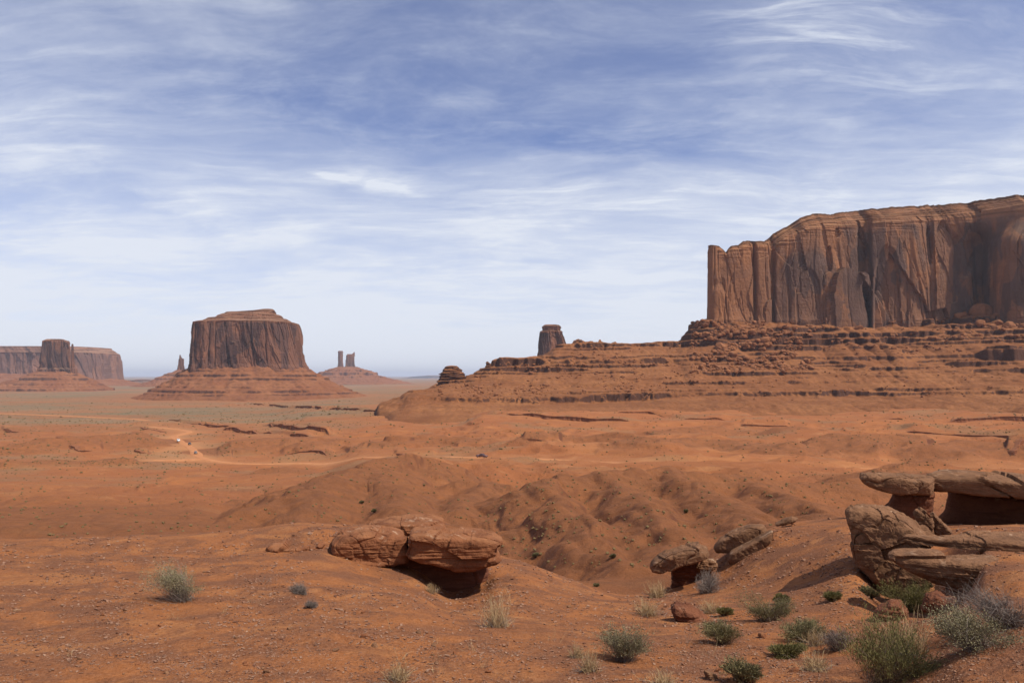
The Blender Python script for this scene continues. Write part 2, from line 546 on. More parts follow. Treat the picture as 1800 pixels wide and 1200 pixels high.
# ------------------------------------------------------------------ terrain: one sheet from the viewpoint's feet to the horizon
K_Y = [3, 6.2, 8, 10.5, 13, 14.5, 16, 18, 20, 24, 30, 40, 50, 60, 80, 110, 135, 160, 200, 260, 320, 380, 480, 600, 800, 1100, 1500, 2200, 4000, 8000, 16000, 60000]
FAR_L = [783, 752, 733, 716, 698, 682, 672, 666.5, 661.3]
FAR_C = [768, 738, 717, 706, 694, 681, 672, 666.5, 661.3]
FAR_R = [759, 724, 706, 695, 686, 677, 670, 666.0, 661.3]
NEARP = [1617, 1195, 1106, 1033, 988, 969]
#        16   18   20   24   30    40   50   60   80   110  135  160  200  260  320  380  480
TAB = {
 -900: NEARP + [953, 950, 968, 1000, 1010, 985, 965, 950, 925, 905, 893, 884, 872, 853, 838, 826, 806] + FAR_L,
 0:    NEARP + [949, 947, 965, 1000, 1010, 985, 965, 950, 925, 905, 893, 884, 872, 853, 838, 826, 806] + FAR_L,
 300:  NEARP + [944, 940, 958, 995, 1005, 985, 965, 950, 925, 905, 893, 886, 872, 855, 840, 830, 812] + FAR_L,
 450:  NEARP + [936, 928, 945, 985, 1000, 985, 960, 938, 908, 893, 888, 880, 868, 852, 838, 830, 815] + FAR_L,
 560: [1617, 1195, 1106, 1037, 992, 966, 927, 918, 930, 975, 995, 980, 955, 930, 890, 852, 856, 858, 852, 842, 834, 826, 812] + [775, 742, 720, 710, 697, 682, 672, 666.5, 661.3],
 640: [1617, 1195, 1108, 1045, 1012, 985, 930, 920, 935, 985, 1000, 990, 968, 945, 905, 862, 832, 815, 822, 818, 812, 806, 796] + [770, 739, 718, 708, 695, 682, 672, 666.5, 661.3],
 720: [1617, 1195, 1112, 1058, 1030, 1003, 940, 926, 940, 1000, 1015, 1000, 975, 952, 912, 866, 840, 815, 806, 814, 810, 804, 789] + FAR_C,
 800: [1617, 1197, 1118, 1083, 1060, 1046, 985, 965, 968, 1010, 1030, 1015, 985, 958, 918, 870, 848, 832, 822, 820, 810, 801, 783] + FAR_C,
 850:  [1617, 1198, 1121, 1084, 1054, 1036, 998, 974, 970, 1010, 1032, 1016, 986, 960, 919, 871, 850, 840, 832, 823, 810, 801, 782] + FAR_R,
 874:  [1617, 1199, 1122, 1080, 1044, 1020, 1000, 980, 976, 1012, 1036, 1018, 988, 961, 919, 871, 850, 842, 836, 824, 810, 801, 781] + FAR_R,
 910:  [1617, 1200, 1125, 1084, 1042, 1018, 1003, 986, 986, 1015, 1040, 1020, 990, 962, 920, 872, 851, 846, 842, 826, 809, 800, 780] + FAR_R,
 1000: [1617, 1202, 1135, 1094, 1060, 1042, 1028, 1016, 1022, 1045, 1060, 1040, 1005, 970, 900, 838, 836, 842, 838, 828, 814, 801, 780] + FAR_R,
 1100: [1617, 1203, 1140, 1100, 1068, 1058, 1052, 1047, 1050, 1068, 1075, 1050, 1010, 970, 895, 840, 834, 838, 836, 828, 816, 802, 780] + FAR_R,
 1180: [1617, 1203, 1140, 1100, 1070, 1058, 1050, 1042, 1030, 1040, 1060, 1045, 1000, 960, 895, 842, 821, 828, 832, 828, 816, 802, 780] + FAR_R,
 1260: [1617, 1202, 1138, 1096, 1062, 1050, 1040, 1020, 985, 975, 1000, 990, 960, 935, 890, 848, 832, 838, 834, 828, 817, 803, 780] + FAR_R,
 1340: [1617, 1201, 1136, 1092, 1055, 1038, 1015, 970, 932, 934, 965, 970, 950, 925, 888, 852, 838, 836, 832, 828, 818, 803, 780] + FAR_R,
 1420: [1617, 1201, 1136, 1088, 1040, 1005, 972, 945, 920, 914, 945, 965, 945, 922, 892, 862, 846, 840, 836, 830, 818, 804, 780] + FAR_R,
 1500: [1600, 1196, 1128, 1082, 1008, 972, 948, 928, 914, 908, 935, 955, 940, 922, 896, 870, 854, 845, 838, 831, 820, 805, 780] + FAR_R,
 1560: [1570, 1172, 1104, 1088, 1045, 1000, 965, 938, 912, 905, 928, 950, 938, 920, 898, 874, 858, 848, 840, 832, 820, 805, 780] + FAR_R,
 1650: [1500, 1130, 1082, 1086, 1056, 1030, 985, 945, 925, 918, 935, 945, 935, 920, 898, 874, 858, 848, 838, 831, 820, 805, 780] + FAR_R,
 1700: [1460, 1102, 1060, 1040, 990, 965, 945, 932, 924, 922, 936, 945, 935, 920, 898, 874, 858, 848, 838, 831, 820, 805, 780] + FAR_R,
 1735: [1440, 1090, 1040, 985, 948, 936, 930, 926, 924, 924, 937, 945, 935, 920, 898, 874, 858, 848, 838, 831, 820, 805, 780] + FAR_R,
 1800: [1420, 1075, 1020, 978, 945, 934, 927, 923, 922, 924, 938, 945, 935, 920, 898, 874, 858, 848, 838, 831, 820, 805, 780] + FAR_R,
 2700: [1380, 1050, 1015, 990, 970, 960, 950, 938, 930, 926, 936, 945, 935, 920, 898, 874, 858, 848, 838, 831, 820, 805, 780] + FAR_R,
}
for _k in TAB:
    assert len(TAB[_k]) == len(K_Y), (_k, len(TAB[_k]), len(K_Y))


def geo_rows(parts):
    out = []
    for a, b_, st in parts:
        n = max(2, int(math.log(b_ / a) / st))
        out.append(np.exp(np.linspace(math.log(a), math.log(b_), n, endpoint=False)))
    out.append(np.array([parts[-1][1]]))
    return np.concatenate(out)


T_Y = geo_rows([(2.6, 26, 0.0052), (26, 300, 0.0062), (300, 1000, 0.0040), (1000, 4000, 0.014), (4000, 60000, 0.05)])
T_P = np.concatenate([np.linspace(-900, -60, 90, endpoint=False), np.linspace(-60, 1860, 1400, endpoint=False), np.linspace(1860, 2700, 91)])
_cols = sorted(TAB)
_byY = pchip(np.log(K_Y), np.array([TAB[c] for c in _cols], float).T, np.log(T_Y))     # rows x table columns
T_B = pchip(_cols, _byY.T, T_P).T                                                       # rows x picture columns
GY, GP = np.meshgrid(T_Y, T_P, indexing='ij')
GX = X_of(GP, GY)
GZ = (HZ - T_B) / F * GY
Z_smooth = GZ.copy()
lnY = np.log(GY)

# --- relief: octaves fade out where they grow finer than the sheet
sp = np.maximum(GY * 0.0060, GY * 1.37 / F)          # spacing of the sheet
mid_amp = sstep(22, 60, GY)
relief = np.zeros_like(GZ)


def octave(L, amp, mask, seed, fn=perlin, sx=1.0, sy=1.0):
    global relief
    live = (mask > 1e-3) & (sp < L * 0.45)
    if not live.any():
        return
    v = fn(GX[live] / (L * sx) + seed * 3.7, GY[live] / (L * sy) - seed * 1.9)
    fade = 1 - sstep(0.25, 0.45, sp[live] / L)
    relief[live] += amp * v * mask[live] * fade


near_m = 1 - sstep(24, 40, GY)
for i, (L, a) in enumerate([(2.6, 0.055), (1.2, 0.035), (0.55, 0.026), (0.26, 0.018), (0.12, 0.010)]):
    octave(L, a, near_m, 10 + i)
dune = sstep(35, 60, GY) * (1 - sstep(230, 320, GY))
for i, (L, a) in enumerate([(22, 0.7), (10, 0.45), (4.5, 0.30), (2.0, 0.14), (0.9, 0.07)]):
    octave(L, a, dune, 30 + i)
vall = sstep(230, 330, GY) * (1 - sstep(900, 1300, GY))
for i, (L, a) in enumerate([(120, 3.0), (55, 2.4), (26, 1.3), (12, 0.7), (6, 0.36), (3.2, 0.2)]):
    octave(L, a, vall, 50 + i, sx=1.4, sy=0.8)
plain = sstep(1000, 1800, GY) * (1 - sstep(9000, 20000, GY))
for i, (L, a) in enumerate([(700, 4.0), (260, 2.0), (110, 1.2)]):
    octave(L, a, plain, 70 + i)

# narrow incised washes
wn = GX + 0.35 * GY + 3.0 * perlin(GX / 11, GY / 19) + 1.0 * perlin(GX / 3.5, GY / 7)
for wl_, dp_, sd_ in ((13.0, 0.36, 1.1), (5.5, 0.15, 7.7), (2.4, 0.07, 3.9)):
    relief -= dp_ * dune * np.exp(-(perlin(wn / wl_ + sd_, GY / (wl_ * 5.0)) / 0.10) ** 2)

# gullies running down the dune flank behind the near ledge
gm = sstep(44, 58, GY) * (1 - sstep(112, 150, GY)) * sstep(820, 960, GP)
wx = GX + 0.32 * (GY - 60) * -1.0 + 3.5 * perlin(GX / 14, GY / 26)
gl = np.abs(perlin(wx / 8.5, GY / 75 + 4.1))
gl2 = np.abs(perlin(wx / 3.9 + 9.0, GY / 30 + 1.1))
relief += 0.35 * gm * (1.55 * np.clip(gl * 2.2, 0, 1.0) + 0.45 * np.clip(gl2 * 2.0, 0, 1) - 1.1)
gm2 = sstep(50, 66, GY) * (1 - sstep(240, 300, GY)) * (1 - sstep(800, 960, GP))
wx2 = GX + 0.55 * (GY - 60) + 5.0 * perlin(GX / 22 + 8, GY / 40)
gl = np.abs(perlin(wx2 / 15.0, GY / 70 + 2.1))
relief += gm2 * (0.4 * np.clip(gl * 2.0, 0, 1.0) - 0.2) * (1 - 0.6 * np.exp(-((GP - 600) / 90.0) ** 2))
# folded low hills of the middle distance
gm3 = sstep(150, 200, GY) * (1 - sstep(560, 800, GY))
rr = ridged(GX / 70 + 3.0 + 0.4 * perlin(GX / 50, GY / 50), GY / 58, 0.0, 3) - 1.0
relief += gm3 * rr * 3.6 * sstep(500, 900, GP + 0.2 * GY)
# --- badland ridges: crest lines with spurs, gullied flanks falling away on both sides
def ridge_line(pts, slope, rough, k=0.8, drop=14.0, wl=7.0, seed=0.0):
    global RZ
    w3 = [(X_of(a, Y), Y, Z_of(b_, Y)) for a, Y, b_ in pts]
    acc = 0.0
    for (x0, y0, z0), (x1, y1, z1) in zip(w3[:-1], w3[1:]):
        reach = drop / slope * 1.6
        rows = np.where((T_Y > min(y0, y1) - reach) & (T_Y < max(y0, y1) + reach))[0]
        if len(rows) == 0:
            continue
        r0, r1 = rows[0], rows[-1] + 1
        gx, gy = GX[r0:r1], GY[r0:r1]
        cols = np.where(((gx > min(x0, x1) - reach) & (gx < max(x0, x1) + reach)).any(0))[0]
        c0, c1 = cols[0], cols[-1] + 1
        gx, gy = gx[:, c0:c1], gy[:, c0:c1]
        wx_ = gx + rough * (0.25 * wl * perlin(gx / (wl * 0.6), gy / (wl * 0.9) + seed) + 0.1 * wl * perlin(gx / (wl * .25), gy / (wl * .3))) + rough * 2.2 * perlin(gx / (wl * 1.8) + seed, gy / (wl * 1.8))
        wy_ = gy + rough * 2.2 * perlin(gx / (wl * 1.8) + 9, gy / (wl * 1.8) + seed)
        ex, ey = x1 - x0, y1 - y0
        L = math.hypot(ex, ey)
        t = np.clip(((wx_ - x0) * ex + (wy_ - y0) * ey) / (L * L), 0, 1)
        qx, qy = wx_ - (x0 + t * ex), wy_ - (y0 + t * ey)
        dist = np.hypot(qx, qy)
        ang = np.arctan2(qy, qx)
        sp_ = (acc + t * L) / wl + ang * 1.1
        gul = np.abs(perlin(sp_ + seed, dist / (wl * 9))) * 2.2
        gul = np.clip(gul, 0, 1) + 0.4 * np.clip(np.abs(perlin(sp_ * 2.7 + seed, dist / (wl * 5))) * 2.2, 0, 1)
        h = (z0 + (z1 - z0) * t) - slope * (np.sqrt(dist * dist + (0.22 * wl) ** 2) - 0.22 * wl) * (1.12 - 0.17 * gul * sstep(0, wl * 0.9, dist))
        cur = RZ[r0:r1, c0:c1]
        dlt = np.clip(0.5 + 0.5 * (h - cur) / k, 0, 1)
        RZ[r0:r1, c0:c1] = cur * (1 - dlt) + h * dlt + k * dlt * (1 - dlt)
        acc += L


RZ = GZ - 3.4 * sstep(46, 66, GY) * (1 - sstep(190, 240, GY)) * sstep(330, 470, GP)
low0 = RZ.copy()
ridge_line([(375, 86, 922), (470, 98, 886), (560, 112, 850), (620, 140, 818), (655, 155, 811), (705, 172, 803), (755, 188, 808)], 0.42, 1.0, seed=1.3)
ridge_line([(560, 112, 850), (530, 86, 900), (505, 70, 938)], 0.42, 0.8, seed=2.1, wl=5)
ridge_line([(655, 155, 811), (690, 110, 868), (720, 84, 915)], 0.42, 0.8, seed=3.1, wl=6)
ridge_line([(800, 150, 846), (858, 156, 848), (900, 140, 856)], 0.36, 0.8, seed=4.7, wl=5)
ridge_line([(858, 156, 848), (820, 118, 872), (800, 96, 900)], 0.40, 0.8, seed=4.1, wl=5)
ridge_line([(955, 106, 846), (1000, 112, 836), (1060, 116, 831), (1110, 122, 826), (1170, 130, 819), (1230, 132, 826), (1300, 140, 835), (1420, 150, 848), (1560, 150, 852)], 0.45, 1.0, seed=5.5)
ridge_line([(955, 106, 846), (1000, 84, 893), (1060, 66, 945), (1110, 54, 990)], 0.50, 0.7, seed=6.5, wl=5)
ridge_line([(1060, 116, 831), (1120, 90, 872), (1175, 70, 922), (1225, 58, 962)], 0.50, 0.7, seed=7.5, wl=5)
ridge_line([(1170, 130, 819), (1240, 100, 862), (1310, 78, 902), (1370, 64, 935)], 0.50, 0.7, seed=8.5, wl=5)
ridge_line([(1300, 140, 835), (1370, 108, 862), (1440, 84, 893), (1500, 68, 925)], 0.50, 0.7, seed=9.5, wl=5)
ridge_line([(1500, 165, 840), (1590, 190, 832), (1660, 200, 836), (1760, 200, 842)], 0.35, 0.8, seed=10.5, wl=6)
ridge_line([(1585, 238, 823), (1612, 243, 819), (1650, 240, 822)], 0.30, 0.7, seed=11.5, wl=6)
ridge_line([(250, 130, 905), (330, 150, 888), (420, 165, 878)], 0.30, 1.0, seed=12.5, wl=8)
for q_, sd in (([(930, 450, 777), (1000, 480, 768), (1090, 470, 769)], 1.7), ([(1120, 400, 786), (1200, 430, 775), (1300, 430, 773), (1350, 410, 779)], 2.7), ([(1380, 390, 788), (1450, 420, 772), (1520, 410, 774), (1620, 420, 770)], 3.7),
               ([(1640, 380, 787), (1720, 400, 776), (1830, 390, 777)], 4.7), ([(700, 520, 772), (780, 540, 767), (860, 520, 770)], 5.7), ([(560, 560, 777), (640, 600, 769), (700, 590, 770)], 6.7), ([(1180, 560, 757), (1260, 580, 752), (1400, 570, 754)], 7.7), ([(-30, 500, 792), (80, 560, 776), (180, 600, 762), (255, 630, 758)], 8.7),
               ([(20, 400, 818), (110, 420, 808), (200, 440, 806)], 9.7), ([(380, 560, 778), (470, 590, 768), (540, 600, 768)], 10.7), ([(400, 330, 836), (480, 350, 826), (560, 340, 830)], 11.7)):
    ridge_line(q_, 0.24, 2.2, k=2.0, drop=16, wl=16, seed=sd)
hill = np.clip((RZ - low0) / 1.6, 0, 1)
hill = np.maximum(hill, 0.85 * sstep(34, 46, GY) * (1 - sstep(120, 190, GY + 25 * perlin(GX / 30, GY / 30))))
GZ = RZ + relief

# --- thin ledges of bedrock stepping across the flats (flat lying beds, broken here and there)
lm = sstep(330, 420, GY) * (1 - sstep(1100, 1500, GY))
brk = sstep(-0.16, 0.16, perlin(GX / 120 + 5, GY / 55 - 2) + 0.35 * perlin(GX / 30, GY / 18))
for lev, hgt, sd in ((-52.2, 1.7, 1), (-48.0, 2.2, 2), (-44.2, 1.8, 3), (-40.6, 2.2, 4), (-37.4, 1.8, 5), (-34.9, 1.7, 6), (-55.5, 1.4, 7)):
    wob = 0.9 * perlin(GX / 45 + sd, GY / 45 - sd) + 0.35 * perlin(GX / 13 - sd, GY / 13)
    d = GZ - (lev + wob)
    step = sstep(-0.8, 0.8, d) - np.clip((d + 2.6) / 5.2, 0, 1)
    GZ = GZ + lm * brk * hgt * 1.2 * step
# the dark ledge at the lip of the near flats (left) and a red mudstone scarp
lm2 = sstep(120, 150, GY) * (1 - sstep(240, 300, GY)) * (1 - sstep(380, 470, GP))
wob = 1.2 * perlin(GX / 24 + 2, GY / 30) + 0.5 * perlin(GX / 8, GY / 8)
for lev in (-23.5, -27.0):
    d = GZ - (lev + wob)
    GZ = GZ + lm2 * 1.6 * (sstep(-0.15, 0.15, d) - np.clip((d + 2.2) / 4.4, 0, 1)) * sstep(-0.1, 0.2, perlin(GX / 30 + 7, GY / 20))

# --- rim rock: low scarps facing the viewpoint
RIMS = []


# --- the road's bed is level ground
def base_y(px, py, y0=60.0, y1=4000.0):
    """distance at which the smooth land meets a picture point"""
    j = int(np.argmin(np.abs(T_P - px)))
    col = T_B[:, j]
    sel = np.where((T_Y > y0) & (T_Y < y1))[0]
    for i in sel:
        if col[i] <= py:
            return float(T_Y[i])
    return y1


def base_z(px, Y):
    i = np.interp(math.log(Y), np.log(T_Y), np.arange(len(T_Y)))
    j = np.interp(px, T_P, np.arange(len(T_P)))
    i0, j0 = int(i), int(j)
    i1, j1 = min(i0 + 1, len(T_Y) - 1), min(j0 + 1, len(T_P) - 1)
    fi, fj = i - i0, j - j0
    Zm = Z_smooth
    return float((Zm[i0, j0] * (1 - fj) + Zm[i0, j1] * fj) * (1 - fi) + (Zm[i1, j0] * (1 - fj) + Zm[i1, j1] * fj) * fi)


for pts, hgt in (([(360, 716), (440, 711.5), (480, 714), (560, 718), (640, 723), (700, 727), (760, 729)], 4.0), ([(838, 730), (900, 733), (980, 738), (1060, 743), (1130, 745)], 3.4),
                 ([(1070, 729), (1140, 727), (1200, 735), (1290, 738)], 2.6), ([(1300, 748), (1390, 750)], 2.0), ([(1540, 739), (1640, 742), (1720, 741), (1830, 745)], 3.0), ([(1580, 759), (1680, 765), (1830, 772)], 2.6),
                 ([(460, 748), (540, 757), (590, 764)], 3.2), ([(385, 755), (480, 764), (560, 770)], 3.0), ([(490, 800), (540, 799), (590, 803)], 2.0), ([(690, 801), (770, 803)], 1.8), ([(290, 742), (350, 746), (420, 752)], 3.0),
                 ([(215, 753), (280, 757), (300, 759)], 2.0), ([(90, 788), (150, 796), (185, 797)], 2.0), ([(-40, 895), (60, 888), (130, 886), (215, 884)], 0.8), ([(0, 890), (80, 881), (150, 877), (230, 874)], 0.6), ([(235, 864), (300, 851), (370, 842)], 1.0), ([(250, 857), (320, 843), (360, 838)], 0.7), ([(915, 787), (990, 790)], 2.2),
                 ([(235, 800), (262, 803)], 1.8), ([(380, 806), (410, 808)], 1.6), ([(0, 757), (70, 762)], 2.0), ([(1765, 806), (1840, 800)], 3.0)):
    w3 = []
    for a, b_ in pts:
        Yb = base_y(a, b_, 60)
        w3.append((X_of(a, Yb), Yb))
    q_ = np.array(w3)
    q_ = np.stack([np.interp(np.linspace(0, len(q_) - 1, 12 * len(q_)), np.arange(len(q_)), q_[:, i]) for i in (0, 1)], 1)
    RIMS.append((q_, hgt))
    rows = (T_Y > q_[:, 1].min() - 40) & (T_Y < q_[:, 1].max() + 60)
    sub_ = np.where(rows)[0]
    gx, gy = GX[sub_], GY[sub_]
    ang_ = 900 + gx / gy * F
    p_ = 900 + q_[:, 0] / q_[:, 1] * F
    yl = np.interp(ang_, p_, q_[:, 1])
    span = p_.max() - p_.min()
    inx = sstep(p_.min(), p_.min() + 0.12 * span, ang_) * (1 - sstep(p_.max() - 0.12 * span, p_.max(), ang_))
    sc_ = min(1.0, q_[:, 1].mean() / 420.0)
    u_ = (gy - yl) / sc_
    GZ[sub_] += hgt * sstep(-3.0, 12.0, u_) * (1 - sstep(22, 70, u_)) * inx


def spline(pts, step):
    """Catmull-Rom through (x, y) points, resampled at about the given step"""
    p = np.array(pts, float)
    p = np.vstack([2 * p[0] - p[1], p, 2 * p[-1] - p[-2]])
    out = []
    for k in range(1, len(p) - 2):
        t = np.linspace(0, 1, 30, endpoint=False)[:, None]
        a, b_, c, d = p[k - 1], p[k], p[k + 1], p[k + 2]
        out.append(0.5 * (2 * b_ + (c - a) * t + (2 * a - 5 * b_ + 4 * c - d) * t**2 + (3 * b_ - a - 3 * c + d) * t**3))
    q = np.vstack(out + [p[-2:-1]])
    s = np.concatenate([[0], np.cumsum(np.hypot(*np.diff(q, axis=0).T))])
    n = max(2, int(s[-1] / step))
    ss = np.linspace(0, s[-1], n)
    return np.stack([np.interp(ss, s, q[:, 0]), np.interp(ss, s, q[:, 1])], 1)


def world_pts(l):
    return [(X_of(px, Y), Y) for px, Y in l]


by = base_y
ROADS = {
    'main': (world_pts([(2500, 300), (1900, 302), (1700, 304), (1500, 308), (1250, 318), (1050, 338), (850, 362), (740, 385), (640, 408),
                        (540, by(540, 814, 300)), (440, by(440, 815, 300)), (385, by(385, 811, 300)), (352, by(352, 803, 300)), (343, by(343, 794, 300)),
                        (330, by(330, 783, 300)), (314, by(314, 773, 300)), (305, by(305, 767, 300)), (322, by(322, 762, 300)), (331, by(331, 758, 300)),
                        (300, by(300, 753, 300)), (262, by(262, 750, 300))]), 5.5),
    'far': (world_pts([(274, by(274, 740.5, 300)), (235, by(235, 736.5, 300)), (190, by(190, 734.5, 300)), (100, by(100, 730, 300)), (0, by(0, 726.5, 300)), (-150, by(0, 723, 300))]), 5.0),
    'pullout': (world_pts([(352, by(352, 806, 300)), (320, by(320, 808, 300)), (290, by(290, 808, 300)), (270, by(270, 808, 300))]), 9.0),
}
road_lines = {}
road_d = np.full(GZ.shape, 1e6)
for rn, (pl, wd) in ROADS.items():
    q = spline(pl, 3.0)
    road_lines[rn] = (q, wd)
    rows = (T_Y > q[:, 1].min() - 60) & (T_Y < q[:, 1].max() + 60)
    sub = np.where(rows)[0]
    gx, gy = GX[sub], GY[sub]
    dmin = np.full(gx.shape, 1e6)
    for k in range(0, len(q), 2):
        np.minimum(dmin, np.hypot(gx - q[k, 0], gy - q[k, 1]) - wd * 0.5, out=dmin)
    road_d[sub] = np.minimum(road_d[sub], dmin)
flatm = 1 - sstep(2.0, 26.0, road_d)
GZ = GZ * (1 - flatm) + (Z_smooth - 0.3) * flatm

# --- what grows and lies where
GPY0 = HZ - Z_smooth / GY * F
veg = sstep(690, 980, GY + 170 * fbm(GX / 260, GY / 260, 0.0, 3)) * (1 - sstep(560, 760, GP - 0.02 * (GY - 900)))
veg = np.maximum(veg, 0.9 * sstep(1500, 2000, GY))
veg *= 0.35 + 0.65 * sstep(-0.42, 0.10, fbm(GX / 420 + 3, GY / 150, 0.0, 4))
veg = np.maximum(veg, 0.62 * sstep(250, 400, GY) * (1 - sstep(330, 620, GP)) * sstep(-0.02, 0.5, fbm(GX / 90 + 1, GY / 60, 0.0, 4)))
veg = np.maximum(veg, 0.40 * sstep(120, 300, GY) * sstep(0.1, 0.5, fbm(GX / 60 + 21, GY / 40, 0.0, 4)))
veg *= 1 - 0.75 * np.exp(-(((GX - X_of(440, 2150)) / 420) ** 2 + ((GY - 2150) / 480) ** 2) ** 2)
veg = np.clip(veg, 0, 1) * (1 - 0.9 * np.exp(-np.clip(road_d, 0, None) / 8.0))
sand = 0.8 * np.exp(-np.clip(road_d, 0, None) / 9.0) + 0.8 * np.exp(-((GP - 312) / 50.0) ** 2 - ((GPY0 - 792) / 22.0) ** 2)
sand = np.clip(sand, 0, 0.9)
sand = np.maximum(sand, 0.42 * sstep(260, 330, GY) * (1 - sstep(390, 470, GY)) * sstep(560, 820, GP) * sstep(-0.25, 0.4, fbm(GX / 60, GY / 30, 0.0, 4)))
sand = np.maximum(sand, 0.6 * sstep(2600, 4200, GY) * (1 - sstep(7000, 9000, GY)) * sstep(-0.1, 0.4, fbm(GX / 900, GY / 900, 0.0, 3)))
near_a = 1 - sstep(24, 34, GY)

M_co = np.stack([GX, GY, GZ], -1)
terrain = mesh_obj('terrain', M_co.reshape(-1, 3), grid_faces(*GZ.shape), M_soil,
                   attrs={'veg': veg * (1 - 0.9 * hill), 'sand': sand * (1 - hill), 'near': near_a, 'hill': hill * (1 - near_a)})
tag(terrain, kind='structure')
GPY = HZ - GZ / GY * F                        # picture row of every point of the sheet


def smooth_line(v, n):
    return np.convolve(np.pad(v, n // 2, mode='edge'), np.ones(n) / n, 'valid')


def land_z(X, Y):
    """height of the built sheet"""
    px = 900 + X / Y * F
    i = min(max(np.interp(math.log(Y), np.log(T_Y), np.arange(len(T_Y))), 0), len(T_Y) - 1.001)
    j = min(max(np.interp(px, T_P, np.arange(len(T_P))), 0), len(T_P) - 1.001)
    i0, j0 = int(i), int(j)
    fi, fj = i - i0, j - j0
    return float((GZ[i0, j0] * (1 - fj) + GZ[i0, j0 + 1] * fj) * (1 - fi) + (GZ[i0 + 1, j0] * (1 - fj) + GZ[i0 + 1, j0 + 1] * fj) * fi)


def on_land(px, py, y0=2.7):
    """first point of the land seen at a picture point"""
    j = int(np.argmin(np.abs(T_P - px)))
    col = GPY[:, j]
    for i in range(len(T_Y)):
        if T_Y[i] > y0 and col[i] <= py:
            Y = float(T_Y[i])
            return Vector((X_of(px, Y), Y, float(GZ[i, j])))
    return None


# rim rock: thin slabs of dark bedrock with a broken, slightly overhanging front
rng = np.random.RandomState(3)
for ri, (q_, hgt) in enumerate(RIMS):
    sc_ = min(1.0, q_[:, 1].mean() / 420.0)
    seg_ = np.concatenate([[0], np.cumsum(np.hypot(*np.diff(q_, axis=0).T))])
    n = max(20, int(seg_[-1] / (0.9 * sc_ + 0.1)))
    sq = np.linspace(0, seg_[-1], n)
    x0, y0 = np.interp(sq, seg_, q_[:, 0]), np.interp(sq, seg_, q_[:, 1])
    u = sq / seg_[-1]
    live = sstep(0.0, 0.10, u) * (1 - sstep(0.88, 1.0, u)) * (0.25 + 0.75 * sstep(-0.45, 0.05, perlin(sq / (46 * sc_), sq * 0 + ri + 0.5) + 0.4 * perlin(sq / (14 * sc_), sq * 0 + ri + 7.5)))
    jag = sc_ * (6.0 * perlin(sq / (38 * sc_), sq * 0 + 1.7 + ri) + 2.5 * perlin(sq / (11 * sc_), sq * 0 + ri + 3.3) + 1.3 * perlin(sq / (4 * sc_), sq * 0 + ri + 5.3) + 0.6 * perlin(sq / (1.7 * sc_), sq * 0 + ri))
    zt = np.array([land_z(x_, y_ + 9 * sc_) for x_, y_ in zip(x0, y0)])
    zt = smooth_line(zt, max(3, int(14 / (0.9 + 0.1)) | 1))
    zf = np.array([land_z(x_, y_ - 3 * sc_) for x_, y_ in zip(x0, y0)])
    top = zt - 0.12 * sc_ - (1 - live) * hgt * 1.0
    th_ = hgt * (0.55 + 0.45 * live)
    rows_ = []
    for dy_, dz_ in ((-2.2, -1.7), (-1.5, -0.95), (-1.1, -0.66), (-0.45, -0.60), (-0.75, -0.36), (-0.35, -0.30), (-0.55, -0.10), (-0.25, 0.0), (2.0, -0.02), (6.0, -0.12), (12.0, -0.9)):
        nz_ = 0.25 * perlin(sq / (3 * sc_), sq * 0 + dy_ * 3 + ri) * sc_
        rows_.append(np.stack([x0, y0 + jag + (dy_ + (nz_ if dy_ < 2 else 0)) * sc_, top + dz_ * th_ * 0.85], 1))
    o = mesh_obj('rock_ledge', np.array(rows_).reshape(-1, 3), grid_faces(len(rows_), n), M_ledge, smooth=False)
    ang_ = 900 + x0.mean() / y0.mean() * F
    tag(o, 'thin dark broken ledge of rim rock crossing the red desert floor in the middle distance', 'rock ledge', 'ledges of rim rock on the desert floor')

# road strips lie just above their bed
M_road, nt, b = new_mat('packed sand road')
p = pos(nt)
c = nt.mix(nt.ramp(nt.noise(p, 0.25, 5, 0.6), 0.35, 0.65), (0.40, 0.158, 0.060), (0.47, 0.205, 0.085))
nt.l.new(c, b.inputs['Base Color'])
bump(nt, b, nt.noise(p, 2.0, 4, 0.6), 0.5, 0.1)
for rn, (q, wd) in road_lines.items():
    t = np.gradient(q, axis=0)
    t /= np.hypot(t[:, 0], t[:, 1])[:, None]
    nrm = np.stack([-t[:, 1], t[:, 0]], 1)
    co = []
    for k in range(len(q)):
        half = wd * 0.5 * (1 + 0.25 * math.sin(k * 0.37) * math.sin(k * 0.11)) * (1.0 if rn != 'pullout' else math.sin(math.pi * (0.25 + 0.7 * k / len(q))))
        for s in (-1.25, -1, -0.5, 0, 0.5, 1, 1.25):
            x, y = q[k] + nrm[k] * s * half
            co.append((x, y, base_z(900 + x / y * F, y) - (0.5 if abs(s) > 1.1 else 0.02)))
    ro = mesh_obj('road', np.array(co), grid_faces(len(q), 7), M_road)
    tag(ro, kind='structure')

# ------------------------------------------------------------------ the great mesa on the right
def ledges(z, levels, wob):
    """turn an even slope into beds: a short cliff of height h at every level"""
    out = z.copy()
    for lev, h, wdt, strength in levels:
        d = z - (lev + wob)
        out = out + strength * h * (sstep(-0.22 * h * 0.5, 0.22 * h * 0.5, d) - np.clip((d + wdt) / (2 * wdt), 0, 1))
    return out


mesa = thing('mesa', 'huge flat topped red mesa with sheer brown cliffs filling the right of the view', 'mesa', (X_of(1600, 1200), 1200, -36))
mesa_at = Vector(mesa.location)


def local(co, o):
    return co - np.array(o.location, dtype=float)


KY = [740, 760, 820, 880, 930, 980, 1040, 1100, 1160, 1220, 1300, 1600]
FT = [HZ + 64.0 * F / y for y in KY]


